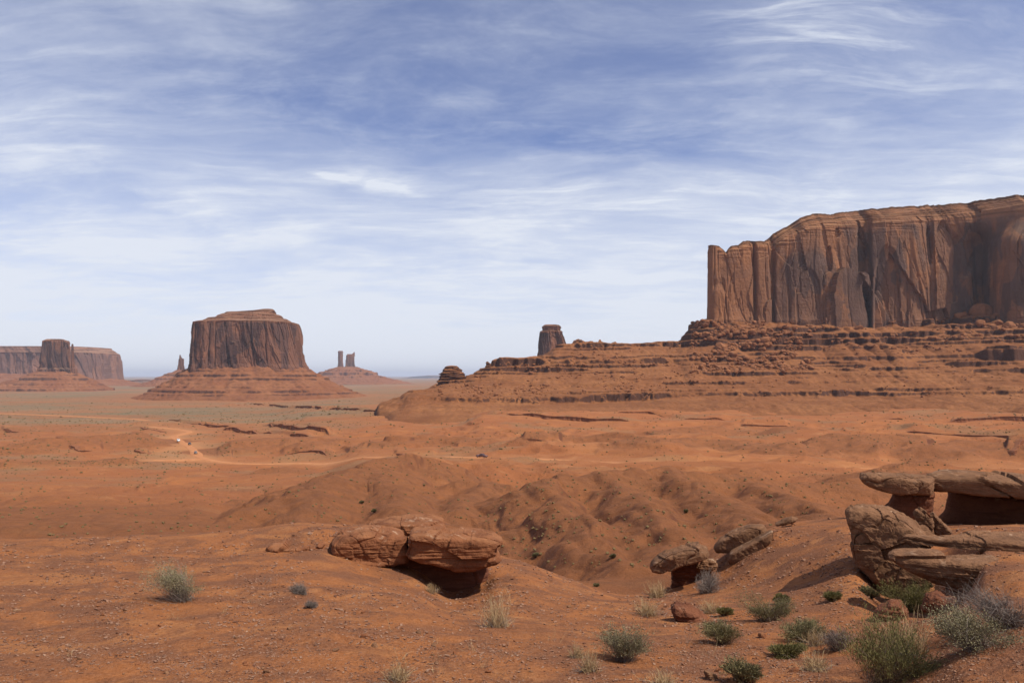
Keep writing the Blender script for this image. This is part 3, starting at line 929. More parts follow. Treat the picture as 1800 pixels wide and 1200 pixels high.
def trow(b=44.0, **kw):
    r = dict(zip(KY, [HZ + b * F / y for y in KY]))
    r[740] = HZ + 64.0 * F / 740
    for k, v in kw.items():
        r[int(k[1:])] = v
    return [r[k] for k in KY]


MT = {
 600: FT,
 640: FT,
 668: trow(b=52, y880=717, y930=710, y980=710, y1040=713),
 700: trow(b=50, y820=724, y880=710, y930=698, y980=698, y1040=703),
 725: trow(b=48, y820=722, y880=700, y930=685, y980=684, y1040=688, y1100=696, y1160=704),
 770: trow(y820=718, y880=697, y930=686, y980=684, y1040=678, y1100=676, y1160=682, y1220=700),
 830: trow(y820=717, y880=697, y930=688, y980=678, y1040=664, y1100=656, y1160=660, y1220=685, y1300=698),
 856: trow(y820=717, y880=698, y930=688, y980=676, y1040=660, y1100=645, y1160=641, y1220=650, y1300=680),
 945: trow(y820=716, y880=700, y930=690, y980=674, y1040=655, y1100=637, y1160=626, y1220=630, y1300=655, y1600=690),
 1000: trow(y820=716, y880=700, y930=690, y980=672, y1040=650, y1100=628, y1160=608, y1220=601, y1300=605, y1600=650),
 1190: trow(y820=716, y880=701, y930=690, y980=672, y1040=650, y1100=628, y1160=610, y1220=600, y1300=600, y1600=640),
 1218: trow(y820=716, y880=701, y930=690, y980=670, y1040=646, y1100=622, y1160=597, y1220=576, y1300=571, y1600=600),
 1250: trow(y820=716, y880=701, y930=690, y980=668, y1040=643, y1100=616, y1160=588, y1220=562, y1300=560, y1600=560),
 1420: trow(y820=716, y880=702, y930=688, y980=666, y1040=640, y1100=610, y1160=583, y1220=562, y1300=556, y1600=556),
 1600: trow(y820=716, y880=700, y930=684, y980=658, y1040=628, y1100=602, y1160=580, y1220=566, y1300=556, y1600=556),
 1720: trow(y820=712, y880=692, y930=672, y980=645, y1040=616, y1100=590, y1160=566, y1220=548, y1300=540, y1600=540),
 1800: trow(y760=728, y820=706, y880=682, y930=660, y980=635, y1040=608, y1100=582, y1160=560, y1220=545, y1300=540, y1600=540),
 2600: trow(y760=722, y820=700, y880=676, y930=652, y980=628, y1040=600, y1100=574, y1160=555, y1220=542, y1300=540, y1600=540),
}
mcols = sorted(MT)
mY = np.concatenate([np.linspace(745, 905, 130, endpoint=False), np.linspace(905, 1235, 400, endpoint=False), np.linspace(1235, 1600, 50)])
mP = np.concatenate([np.linspace(610, 1840, 1150, endpoint=False), np.linspace(1840, 2600, 120)])
_a = pchip(KY, np.array([MT[c] for c in mcols], float).T, mY)
_a = pchip(mcols, _a.T, mP).T
mGY, mGP = np.meshgrid(mY, mP, indexing='ij')
mGX = X_of(mGP, mGY)
mZ = (HZ - _a) / F * mGY
above = sstep(-41.5, -34, mZ)
# ribs and washes down the slope
wv = mGX + 14 * perlin(mGX / 90, mGY / 120)
rib = np.abs(perlin(wv / 46.0, mGY / 330 + 3.3)) + 0.5 * np.abs(perlin(wv / 19.0 + 4, mGY / 160))
mZ = mZ + above * (rib * (9.0 + 9.0 * sstep(1380, 1500, mGP)) - 4.0 - 3.0 * sstep(1380, 1500, mGP)) * (0.45 + 0.55 * sstep(-10, 35, mZ)) * (1 - 0.75 * sstep(1195, 1215, mGY))
mZ = mZ + above * (2.6 * perlin(mGX / 30, mGY / 30, 1.3) + 1.3 * perlin(mGX / 12, mGY / 12, 0.3) + 0.8 * perlin(mGX / 5, mGY / 5))
fine_w = 2.2 * perlin(mGX / 70 + 1, mGY / 70, 2.2) + 0.9 * perlin(mGX / 17, mGY / 17, 4.4) + 0.4 * perlin(mGX / 6, mGY / 6, 4.4)
bk = lambda s, lo: sstep(lo, lo + 0.22, perlin(mGX / 95 + s * 7.7, mGY / 160 + s) + 0.3 * perlin(mGX / 22 + s, mGY / 40))
tilt = 0.012 * (mGX - 300)
spur = sstep(700, 800, mGP)
fine_w = 3.0 * perlin(mGX / 160 + 1, mGY / 160, 2.2) + 0.5 * perlin(mGX / 17, mGY / 17, 4.4) + 0.35 * perlin(mGX / 6, mGY / 6, 4.4)
lv = [(-22.0, 4.2, 8, (0.55 + 0.45 * bk(1, -0.25)) * (0.25 + 0.75 * spur)), (-19.0, 1.8, 4, bk(2, -0.2)), (-14.0, 1.5, 4, bk(21, -0.1)), (-8.5, 2.2, 5, bk(3, -0.1)), (-2.0, 1.6, 4, bk(22, -0.15)), (3.0, 3.0, 7, bk(4, -0.1)),
      (8.0, 1.6, 4, bk(23, -0.15)), (12.0, 3.4, 7, bk(5, -0.15)), (17.0, 1.8, 4, bk(24, -0.2)), (22.5, 6.5, 8, 0.35 + 0.75 * bk(6, -0.2)), (27.0, 1.8, 4, bk(25, -0.2)), (31.0, 3.0, 5, bk(7, -0.1)),
      (37.0, 4.2, 7, bk(8, -0.2) * (mGP > 1280)), (42.0, 1.8, 4, bk(26, -0.2)), (46.5, 4.6, 6, 0.45 + 0.55 * bk(9, -0.2)), (51.0, 1.8, 4, bk(27, -0.1)), (56.0, 5.0, 7, 0.25 + 0.75 * bk(10, -0.25)), (61.0, 1.8, 4, bk(28, -0.1)),
      (66.0, 3.6, 7, bk(11, -0.05)), (72.0, 2.0, 4, bk(29, -0.1)), (77.0, 5.0, 7, 0.3 + 0.7 * bk(12, -0.1)), (82.0, 2.0, 4, bk(30, -0.1))]
mZ = ledges(mZ, [(a, 1.5 * h_, w_ * 1.2, st_ * ((0.75 if a in (-22.0, 22.5, 46.5, 56.0) else 0.22) + (0.7 if a in (-22.0, 22.5, 46.5, 56.0) else 1.35) * sstep(-0.30, 0.40, perlin(mGX / 170 + 0.37 * a, mGX * 0 + 0.71 * a + 0.5)))) for a, h_, w_, st_ in lv], fine_w + tilt)
co = np.stack([mGX, mGY, mZ], -1)
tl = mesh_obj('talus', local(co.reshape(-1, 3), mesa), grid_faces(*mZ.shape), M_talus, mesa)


def talus_at(px, Y):
    i = int(np.argmin(np.abs(mY - Y)))
    j = int(np.argmin(np.abs(mP - px)))
    return mZ[i, j]


def talus_hit(px, py):
    j = int(np.argmin(np.abs(mP - px)))
    pr = HZ - mZ[:, j] / mY * F
    k = np.where(pr <= py)[0]
    if len(k) == 0:
        return None
    return X_of(px, mY[k[0]]), float(mY[k[0]]), float(mZ[k[0], j])


# --- the cliff: an upright wall following the mesa's plan, then bedded caprock stepping back
plan = [(1330, 1560), (1268, 1420), (1246, 1300), (1243, 1232), (1246, 1212), (1256, 1203), (1285, 1200), (1308, 1203), (1322, 1206), (1325, 1216), (1331, 1207),
        (1351, 1209), (1354, 1220), (1359, 1220), (1364, 1209), (1400, 1203), (1450, 1203), (1500, 1208), (1511, 1211), (1515, 1223), (1527, 1223), (1533, 1211), (1570, 1204),
        (1610, 1202), (1627, 1205), (1631, 1211), (1641, 1211), (1645, 1204), (1680, 1206), (1708, 1214), (1716, 1238), (1726, 1234), (1738, 1205),
        (1752, 1176), (1775, 1150), (1800, 1138), (1840, 1128), (1950, 1118), (2200, 1105), (2350, 1160), (2380, 1560)]
pl = np.array(world_pts(plan))
seg = np.hypot(*np.diff(pl, axis=0).T)
s = np.concatenate([[0], np.cumsum(seg)])
ns = int(s[-1] / 1.25)
ss = np.linspace(0, s[-1], ns)
ox, oy = np.interp(ss, s, pl[:, 0]), np.interp(ss, s, pl[:, 1])
ker = np.ones(5) / 5.0


def smooth1(v, k=1, n=5):
    ker = np.ones(n) / n
    for _ in range(k):
        v = np.convolve(np.pad(v, n // 2, mode='edge'), ker, 'valid')
    return v


ox, oy = smooth1(ox), smooth1(oy)
pcol = 900 + ox / oy * F
tx, ty = np.gradient(smooth1(ox, 3, 25)), np.gradient(smooth1(oy, 3, 25))
tn = np.hypot(tx, ty)
nx, ny = ty / tn, -tx / tn                              # outward
front = (oy < 1290)
edge_pts = [(1200, 436), (1243, 436), (1248, 433), (1262, 432), (1271, 436), (1279, 443), (1283, 436), (1290, 433), (1304, 433), (1309, 428), (1325, 425), (1352, 428), (1356, 436),
            (1362, 428), (1380, 415), (1400, 404), (1425, 396), (1450, 391), (1500, 387), (1560, 382), (1600, 380), (1700, 374), (1800, 360), (1900, 352), (2400, 330)]
sky_pts = [(1200, 434), (1243, 433), (1262, 430), (1279, 441), (1290, 431), (1304, 431), (1312, 424), (1325, 422), (1350, 424), (1358, 419), (1366, 410), (1390, 398), (1420, 383), (1445, 375),
           (1480, 374), (1540, 367), (1600, 362), (1650, 359), (1700, 357), (1750, 351), (1800, 343), (1900, 335), (2400, 310)]
eX, eY_ = np.array(edge_pts, float).T
sX, sY_ = np.array(sky_pts, float).T
oxt, oyt = smooth1(ox, 4, 121), smooth1(oy, 4, 121)
bl_ = sstep(1615, 1680, pcol)
pe = pcol * (1 - bl_) + (900 + oxt / oyt * F) * bl_
ye = oy * (1 - bl_) + oyt * bl_
z_edge = (HZ - np.interp(pe, eX, eY_)) / F * np.clip(ye, 0, 1245)
inset = np.interp(pcol, [1200, 1350, 1370, 1450, 2400], [8, 8, 20, 26, 26])
yc = np.clip(ye, 0, 1245) + inset
z_sky = (HZ - np.interp(pe, sX, sY_)) / F * yc - 2.5
z_base = np.full(ns, 55.0)

NW = 210


def slabs(s_, z_, ws, wz, seed, amp, tilt):
    """flat broken faces: every cell of an upright mosaic stands proud by its own amount and leans its own way"""
    f1, f2, iv = worley(s_ / ws + 0.42 * z_ / wz, z_ / wz + 0.30 * s_ / ws, seed)
    lean_ = (iv * 7.13) % 1.0 - 0.5
    return amp * (iv - 0.5) + tilt * 2.0 * lean_ * np.minimum(f1, 0.8) * ws


tw = np.linspace(0, 1, NW)[:, None]
WZ = z_base[None] + (z_edge - z_base)[None] * tw
SS = np.broadcast_to(ss[None], WZ.shape)
hrel = (WZ - 85.0) / 150.0
d = np.zeros(WZ.shape)
# lean back a little, buttressed foot
d -= 5.0 * np.clip(hrel, 0, 1.2) ** 1.3
d += 3.5 * np.exp(-np.clip(WZ - 84, 0, None) / 9.0)
# upright pillars and clefts
wS = SS + 5 * perlin(SS / 40, WZ / 90) + 1.2 * perlin(SS / 11, WZ / 45)
d += 4.0 * perlin(wS / 62, WZ / 420, 0.5)
cle = np.abs(perlin(wS / 34.0 + 2, WZ / 300, 3.5))
d += 3.2 * np.clip(cle * 16.0, 0, 1) - 2.6
cle2 = np.abs(perlin(wS / 14.0 + 6, WZ / 110, 1.5))
d += (1.5 * np.clip(cle2 * 16.0, 0, 1) - 1.3) * (0.35 + 0.65 * sstep(1.0, 0.5, hrel))
# slabs that have sprung off the face
d += slabs(wS, WZ, 44.0, 160.0, 5, 4.5, 0.15)
d += slabs(wS + 40, WZ, 15.0, 60.0, 9, 2.4, 0.08)
d += slabs(wS + 90, WZ, 6.5, 22.0, 2, 0.5, 0.05)
d += 0.3 * perlin(SS / 3.0, WZ / 5.0) + 0.15 * perlin(SS / 1.7, WZ / 2.5)
# bedding in the upper wall and at the foot
bedm = sstep(0.80, 1.0, tw) + 0.7 * sstep(0.20, 0.12, tw)
d += bedm * (1.3 * perlin(SS / 60, WZ / 3.2, 7.7) + 0.8 * perlin(SS / 30, WZ / 1.6, 1.7))
d -= 4.0 * sstep(0.95, 1.0, tw) ** 2
# great leaning flakes against the wall, the niche between them, hollows
PX = np.broadcast_to(pcol[None], WZ.shape)
PYw = HZ - WZ / np.broadcast_to(oy[None], WZ.shape) * F


def inside(poly, x, y):
    r = np.zeros(x.shape, bool)
    n = len(poly)
    for i in range(n):
        x1, y1 = poly[i]
        x2, y2 = poly[(i + 1) % n]
        if y1 == y2:
            continue
        c_ = ((y1 > y) != (y2 > y)) & (x < (x2 - x1) * (y - y1) / (y2 - y1) + x1)
        r ^= c_
    return r


jx = PX + 1.2 * perlin(SS / 9, WZ / 9)
jy = PYw + 1.5 * perlin(SS / 9 + 5, WZ / 9)
for poly, off in (
    ([(1446, 590), (1453, 552), (1458, 520), (1463, 490), (1467, 479), (1475, 472), (1485, 473), (1497, 480), (1504, 492), (1504, 515), (1508, 540), (1516, 590)], 15),
    ([(1497, 479), (1508, 482), (1520, 492), (1530, 505), (1540, 521), (1552, 540), (1561, 556), (1566, 590), (1540, 590), (1528, 565), (1521, 530), (1513, 505), (1503, 492)], 19),
    ([(1537, 514), (1543, 511), (1550, 521), (1561, 545), (1565, 560), (1563, 590), (1553, 590), (1546, 545)], 7),
    ([(1446, 590), (1449, 545), (1452, 525), (1457, 523), (1459, 540), (1460, 590)], 7),
    ([(1341, 590), (1342, 545), (1346, 530), (1354, 525), (1357, 560), (1358, 590)], 6),
    ([(1590, 590), (1593, 556), (1598, 544), (1604, 556), (1606, 590)], 6),
):
    mk = inside(poly, jx, jy) & front[None]
    d = np.where(mk, 0.35 * d + off, d)
for cx_, cy_, rx_, ry_, dep in ((1635, 430, 5, 36, 7), (1700, 450, 14, 38, 5), (1518, 440, 7, 42, 7), (1475, 408, 5, 9, 6), (1459, 455, 5, 24, 6)):
    q = ((jx - cx_) / rx_) ** 2 + ((jy - cy_) / ry_) ** 2
    d -= dep * (1 - sstep(0.75, 1.05, q)) * front[None]
# shallow alcoves with arched tops
for cx_, cy_, rx_, ry_, dep in ((1560, 505, 24, 75, 6), (1672, 440, 26, 55, 5), (1420, 520, 22, 50, 3)):
    q = ((jx - cx_) / rx_) ** 2 + (np.maximum(cy_ - jy, -4 * 0 * jy) / ry_) ** 2 * (jy < cy_)
    d -= dep * (1 - sstep(0.8, 1.05, q)) * front[None]
d = np.where((front & (nx > -0.75))[None], d, 0.25 * d)
d = np.where((pcol < 1256)[None], np.clip(d, -4, 0.8), d)
# the deep alcove at the right closes over towards the top
bt = sstep(0.70, 0.93, tw) * bl_[None]
WX = ox[None] * (1 - bt) + oxt[None] * bt + nx[None] * d
WY = oy[None] * (1 - bt) + oyt[None] * bt + ny[None] * d
# caprock: from the lip back and up to the rim, then level
lipx, lipy, lipz = WX[-1], WY[-1], WZ[-1]
spx, spy = np.clip(ox, X_of(1268, 1245) + 25, X_of(2330, 1245)), np.full(ns, 1420.0)
ix, iy = spx - ox, spy - oy
il = np.hypot(ix, iy) + 1e-6
ix, iy = smooth1(ix / il, 3, 41), smooth1(iy / il, 3, 41)
NC = 46
ts = np.linspace(0, 1, NC)[1:, None]
dd = inset[None] * ts
steps = np.zeros(ts.shape)
prof = ts + 0.055 * np.sin(ts * 2 * np.pi * 5.0)          # four beds
lipx, lipy = smooth1(lipx, 1, 5), smooth1(lipy, 1, 5)
CX = lipx[None] + ix[None] * dd + nx[None] * (1.6 * perlin(SS[:NC - 1] / 45, ts * 11 + SS[:NC - 1] * 0) + 2.0 * perlin(SS[:NC - 1] / 90, ts * 7 + 0 * SS[:NC - 1]))
CY = lipy[None] + iy[None] * dd + ny[None] * (1.6 * perlin(SS[:NC - 1] / 45, ts * 11 + SS[:NC - 1] * 0))
rim_noise = 1.5 * perlin(ss / 14, ss * 0 + 2.5) + 0.9 * perlin(ss / 5, ss * 0 + 7.5)
CZ = lipz[None] + (z_sky + rim_noise - lipz)[None] * prof
# a last dark bed at the rim stands straight up
rimz = 3.0
BX, BY, BZ = [], [], []
for k, (e, u) in enumerate([(0.3, 0.55), (0.6, 1.0), (3.0, 1.02), (30, 1.1), (90, 1.0), (170, 0.6)]):
    e = e * np.interp(pcol, [1275, 1420], [0.10, 1.0]) if k > 2 else e
    BX.append(CX[-1] + ix * e + (nx * 0.8 if k < 2 else 0))
    BY.append(CY[-1] + iy * e)
    BZ.append(CZ[-1] + rimz * u - (0 if k < 3 else (k - 2) * 3.0))
AX = np.vstack([WX, CX, np.array(BX)])
AY = np.vstack([WY, CY, np.array(BY)])
AZ = np.vstack([WZ, CZ, np.array(BZ)])
nr_wall = NW
rim = np.vstack([np.broadcast_to(0.9 * sstep(0.9, 1.0, tw), WX.shape), 1.0 + 0.9 * ((perlin(SS[:NC - 1] / 150, ts * 9.0 + 0 * SS[:NC - 1] + 2.2) + 0.25 * perlin(SS[:NC - 1] / 14, ts * 20 + 0 * SS[:NC - 1])) > 0.16), np.full(np.array(BX).shape, 2.0)])
co = np.stack([AX, AY, AZ], -1)
split = NW
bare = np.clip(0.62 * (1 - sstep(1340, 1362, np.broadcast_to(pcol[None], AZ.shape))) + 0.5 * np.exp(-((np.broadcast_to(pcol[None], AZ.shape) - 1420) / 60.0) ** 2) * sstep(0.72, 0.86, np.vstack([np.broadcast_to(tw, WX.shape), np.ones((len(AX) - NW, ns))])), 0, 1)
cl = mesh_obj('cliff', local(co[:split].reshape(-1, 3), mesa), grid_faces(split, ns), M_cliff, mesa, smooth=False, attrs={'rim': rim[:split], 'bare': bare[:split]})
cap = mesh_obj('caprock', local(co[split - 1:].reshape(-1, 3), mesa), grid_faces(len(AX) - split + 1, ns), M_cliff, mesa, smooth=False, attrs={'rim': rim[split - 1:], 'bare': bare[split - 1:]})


# ------------------------------------------------------------------ stones: a bank of angular shapes
def stone_shape(rng, n=2, sub=3):
    """angular stone: directions of a subdivided cube cut by random planes"""
    k = sub
    a = np.linspace(-1, 1, k + 1)
    verts, faces, idx = [], [], {}
    for ax in range(3):
        for sgn in (-1, 1):
            for i in range(k):
                for j in range(k):
                    f = []
                    for di, dj in ((0, 0), (1, 0), (1, 1), (0, 1)):
                        v = [0, 0, 0]
                        v[ax] = sgn
                        v[(ax + 1) % 3] = a[i + di]
                        v[(ax + 2) % 3] = a[j + dj]
                        key = tuple(round(q, 4) for q in v)
                        if key not in idx:
                            idx[key] = len(verts)
                            verts.append(key)
                        f.append(idx[key])
                    faces.append(f if sgn > 0 else f[::-1])
    v = np.array(verts, float)
    v /= np.linalg.norm(v, axis=1)[:, None]
    r = np.full(len(v), 1.25)
    for _ in range(9):
        q = rng.normal(size=3)
        q /= np.linalg.norm(q)
        h = rng.uniform(0.62, 1.0)
        dt = v @ q
        r = np.where(dt > 0.05, np.minimum(r, h / np.maximum(dt, 0.05)), r)
    return v * r[:, None], np.array(faces)


STONES = [stone_shape(np.random.RandomState(100 + i)) for i in range(8)]
PEBBLES = [stone_shape(np.random.RandomState(200 + i), sub=1) for i in range(8)]


def scatter_mesh(name, items, bank, mat, parent=None, smooth=False):
    """items: (x, y, z, size, squash) -> one mesh"""
    rng = np.random.RandomState(len(items))
    V, Fc, n = [], [], 0
    for (x, y, z, sz, sq) in items:
        v, f = bank[rng.randint(len(bank))]
        a = rng.uniform(0, 6.283)
        c_, s_ = math.cos(a), math.sin(a)
        ex = rng.uniform(0.7, 1.35)
        q = v * np.array([sz * ex, sz / ex, sz * sq])
        ti = rng.normal(0, 0.25)
        q = np.stack([q[:, 0], q[:, 1] * math.cos(ti) - q[:, 2] * math.sin(ti), q[:, 1] * math.sin(ti) + q[:, 2] * math.cos(ti)], 1)
        q = np.stack([q[:, 0] * c_ - q[:, 1] * s_, q[:, 0] * s_ + q[:, 1] * c_, q[:, 2]], 1)
        V.append(q + (x, y, z))
        Fc.append(f + n)
        n += len(v)
    return mesh_obj(name, np.vstack(V), np.vstack(Fc), mat, parent, smooth=smooth)


rng = np.random.RandomState(5)
items = []
pile = [((1215, 1425), (566, 655), 3200, 0.6, 4.6), ((1425, 1700), (566, 625), 600, 0.5, 2.8), ((1690, 1850), (545, 600), 420, 0.7, 4.5), ((775, 1190), (640, 690), 700, 0.5, 2.4),
        ((770, 1000), (676, 700), 260, 0.6, 2.6), ((1000, 1300), (612, 690), 600, 0.5, 2.2), ((1300, 1800), (640, 705), 450, 0.4, 1.8)]
for (a0, a1), (b0, b1), n, s0, s1 in pile:
    for _ in range(n):
        px, py = rng.uniform(a0, a1), b0 + (b1 - b0) * rng.rand() ** 1.2
        if perlin(np.array([px / 42.0]), np.array([py / 17.0]))[0] < -0.12:
            continue
        h = talus_hit(px, py)
        if h is None:
            continue
        sz = s0 + (s1 - s0) * rng.rand() ** 4
        items.append((h[0] - mesa_at.x, h[1] - mesa_at.y, h[2] - mesa_at.z + sz * 0.15, sz, rng.uniform(0.5, 0.9)))
rb = scatter_mesh('rubble', items, STONES, M_rubble, mesa)
rb['kind'] = 'stuff'

# big fallen blocks below the alcove and along the foot of the wall
items = []
for px, py, sz in ((1700, 545, 11), (1722, 552, 13), (1745, 548, 12), (1735, 535, 10), (1712, 530, 9), (1760, 560, 8), (1690, 556, 7), (1752, 570, 6), (1775, 575, 7), (1724, 572, 6),
                   (1395, 580, 5), (1520, 575, 6), (1510, 578, 4.5), (1345, 602, 6.5), (1265, 610, 8), (1340, 590, 5), (1275, 585, 4.5), (1320, 585, 5), (1400, 565, 5), (1240, 590, 5), (1290, 625, 5), (1370, 575, 4)):
    h = talus_hit(px, py)
    if h:
        bo = scatter_mesh('fallen_block', [(h[0] - mesa_at.x, h[1] - mesa_at.y, h[2] - mesa_at.z + sz * 0.25, sz, 0.8)], [stone_shape(np.random.RandomState(int(px)), sub=5)], M_rubble, mesa)

# ------------------------------------------------------------------ free standing buttes
def ring_stack(levels, Yc, ratio, nexp, nth, dz, seed, amp, flute, bedded, z_rim, top_close=True, fl_scale=1.0):
    """levels: (row, left, right) from the foot up, silhouette in the photograph at distance Yc.
    Returns wall grid (rows x nth x 3) and rim attribute"""
    lv = np.array(levels, float)
    z = (HZ - lv[:, 0]) / F * Yc
    xl, xr = X_of(lv[:, 1], Yc), X_of(lv[:, 2], Yc)
    zz_ = [z[0]]
    for a, b_ in zip(z[:-1], z[1:]):
        n = max(2, int(abs(b_ - a) / dz))
        zz_ += list(np.linspace(a, b_, n + 1)[1:])
    zz_ = np.array(zz_)
    # piecewise linear silhouettes; levels may share a height (flat shelf)
    t = np.concatenate([[0], np.cumsum(np.maximum(np.abs(np.diff(z)), 1e-3))])
    tq = [0.0]
    for k in range(len(z) - 1):
        n = max(2, int(max(abs(z[k + 1] - z[k]), 0.45 * abs(xl[k + 1] - xl[k]), 0.45 * abs(xr[k + 1] - xr[k])) / dz))
        tq += list(np.linspace(t[k], t[k + 1], n + 1)[1:])
    tq = np.array(tq)
    zq, lq, rq = np.interp(tq, t, z), np.interp(tq, t, xl), np.interp(tq, t, xr)
    th = np.linspace(0, 2 * np.pi, nth, endpoint=False)
    cx, hw = (lq + rq) / 2, (rq - lq) / 2
    hw0 = hw.max()
    e = 2.0 / nexp
    ux = np.sign(np.cos(th)) * np.abs(np.cos(th)) ** e
    uy = np.sign(np.sin(th)) * np.abs(np.sin(th)) ** e
    px_ = cx[:, None] + hw[:, None] * ux[None]
    py_ = Yc + (hw * ratio)[:, None] * uy[None]
    pz_ = np.broadcast_to(zq[:, None], px_.shape)
    # arc length in plan, for upright structure
    ax = np.gradient(hw0 * ux)
    ay = np.gradient(hw0 * ratio * uy)
    sl = np.cumsum(np.hypot(ax, ay))
    S = np.broadcast_to(sl[None], px_.shape)
    nlen = np.hypot(ux / hw0, uy / (hw0 * ratio)) + 1e-9
    nx_, ny_ = (ux / hw0) / nlen, (uy / (hw0 * ratio)) / nlen
    rimf = sstep(z_rim - 0.04 * abs(z_rim) - 3, z_rim + 3, pz_)
    fs = fl_scale
    wS = S + 6 * fs * perlin(S / (45 * fs) + seed, pz_ / (70 * fs)) + 1.5 * fs * perlin(S / (12 * fs), pz_ / (25 * fs) + seed)
    d = 6.0 * perlin(wS / (70 * fs) + seed, pz_ / (500 * fs), 0.5)
    d += 6.0 * np.clip(np.abs(perlin(wS / (36 * fs) + 2 * seed, pz_ / (420 * fs), 3.5)) * 8.0, 0, 1) - 4.0
    d += 2.4 * np.clip(np.abs(perlin(wS / (14 * fs) + 5 * seed, pz_ / (120 * fs), 1.5)) * 8.0, 0, 1) - 1.6
    d += slabs(wS + 30 * seed, pz_, 32 * fs, 120 * fs, 5, 8.0, 0.16)
    d += slabs(wS + 60 * seed, pz_, 13 * fs, 55 * fs, 9, 3.2, 0.14)
    d -= np.percentile(d, 96)
    d *= flute * (1 - 0.65 * rimf)
    bed = 2.0 * perlin(S / (80 * fs) + seed, pz_ / (3.2 * fs), 7.7) + 1.2 * perlin(S / (30 * fs), pz_ / (1.5 * fs) + seed, 1.7)
    d += bed * bedded * (0.12 + 0.88 * rimf)
    d += amp * perlin(S / (4.0 * fs), pz_ / (4.0 * fs) + seed) * 0.8
    d = d * np.minimum(1.0, hw[:, None] / (0.35 * hw0 + 1e-6))
    P = np.stack([px_ + nx_[None] * d, py_ + ny_[None] * d, pz_ + 0.0 * d], -1)
    rimf = rimf * (1.0 + 0.9 * (((perlin(S / (160 * fs), pz_ / (4.5 * fs) + seed) + 0.25 * perlin(S / (14 * fs), pz_ / (2 * fs))) > 0.14)))
    return P, rimf


def close_top(P, n=5, rise=0.0):
    """rings shrinking to the middle of the last ring"""
    last = P[-1]
    c = last.mean(0)
    R_ = []
    for k in range(1, n + 1):
        f = 1 - k / n * 0.995
        q = c + (last - c) * f
        q[:, 2] += rise * math.sin((1 - f) * 1.57)
        R_.append(q)
    return np.concatenate([P, np.array(R_)], 0)


def make_apron(b0, Yc, ratio, top, foot, nth, nr, levels_, seed, concave=1.25, rough=1.0):
    """talus apron: b0 = (left, right, row) of its top ring, foot = (left, right, row) of its outer ring"""
    th = np.linspace(0, 2 * np.pi, nth, endpoint=False)
    t = np.linspace(0, 1, nr)[:, None]
    l0, r0, p0 = b0
    l1, r1, p1 = foot
    z0, z1 = Z_of(p0, Yc), Z_of(p1, Yc)
    cx = X_of((l0 + r0) / 2, Yc)
    hwi = (X_of(r0, Yc) - X_of(l0, Yc)) / 2
    gl_, gr_ = (cx - hwi) - X_of(l1, Yc), X_of(r1, Yc) - (cx + hwi)
    c_, s_ = np.cos(th), np.sin(th)
    ext = gl_ * np.clip(-c_, 0, 1) ** 2 + gr_ * np.clip(c_, 0, 1) ** 2 + 0.5 * (gl_ + gr_) * s_ ** 2
    e = 2 / 2.6
    ux = np.sign(c_) * np.abs(c_) ** e
    uy = np.sign(s_) * np.abs(s_) ** e
    k0 = 0.55
    tt = k0 * 0 + t
    rx = hwi * 0.80 + (ext + hwi * 0.20)[None] * tt
    ry = hwi * ratio * 0.80 + (ext + hwi * ratio * 0.20)[None] * tt
    bl = np.clip(tt * 1.6, 0, 1)
    x = cx + rx * (ux[None] * (1 - bl) + c_[None] * bl)
    y = Yc + ry * (uy[None] * (1 - bl) + s_[None] * bl)
    fall = (1 - t) ** concave
    z = z1 + (z0 - z1) * fall + 0 * x
    H = abs(z0 - z1)
    g = np.abs(perlin(x / (H * 0.55) + seed, y / (H * 0.55))) + 0.5 * np.abs(perlin(x / (H * 0.22), y / (H * 0.22) + seed))
    z = z + (g * 0.16 - 0.05) * H * rough * sstep(0, 0.15, t) * (1 - 0.5 * t)
    z = z + rough * H * (0.02 * perlin(x / (H * 0.16), y / (H * 0.16), 0.5 + seed) + 0.01 * perlin(x / (H * 0.06), y / (H * 0.06), 0.5))
    wob = H * (0.012 * perlin(x / (H * 0.9), y / (H * 0.9), 3.1) + 0.008 * perlin(x / (H * .15), y / (H * .15), 1.1))
    lv = []
    for i, (row, hf, st) in enumerate(levels_):
        br = sstep(-0.15, 0.1, perlin(x / (H * 0.9) + 3 * i, y / (H * 0.9) + seed + i))
        lv.append((Z_of(row, Yc), hf * H, hf * H * 1.5, (0.25 + 0.75 * br) * st))
    z = ledges(z, lv, wob)
    return np.stack([x, y, z], -1)


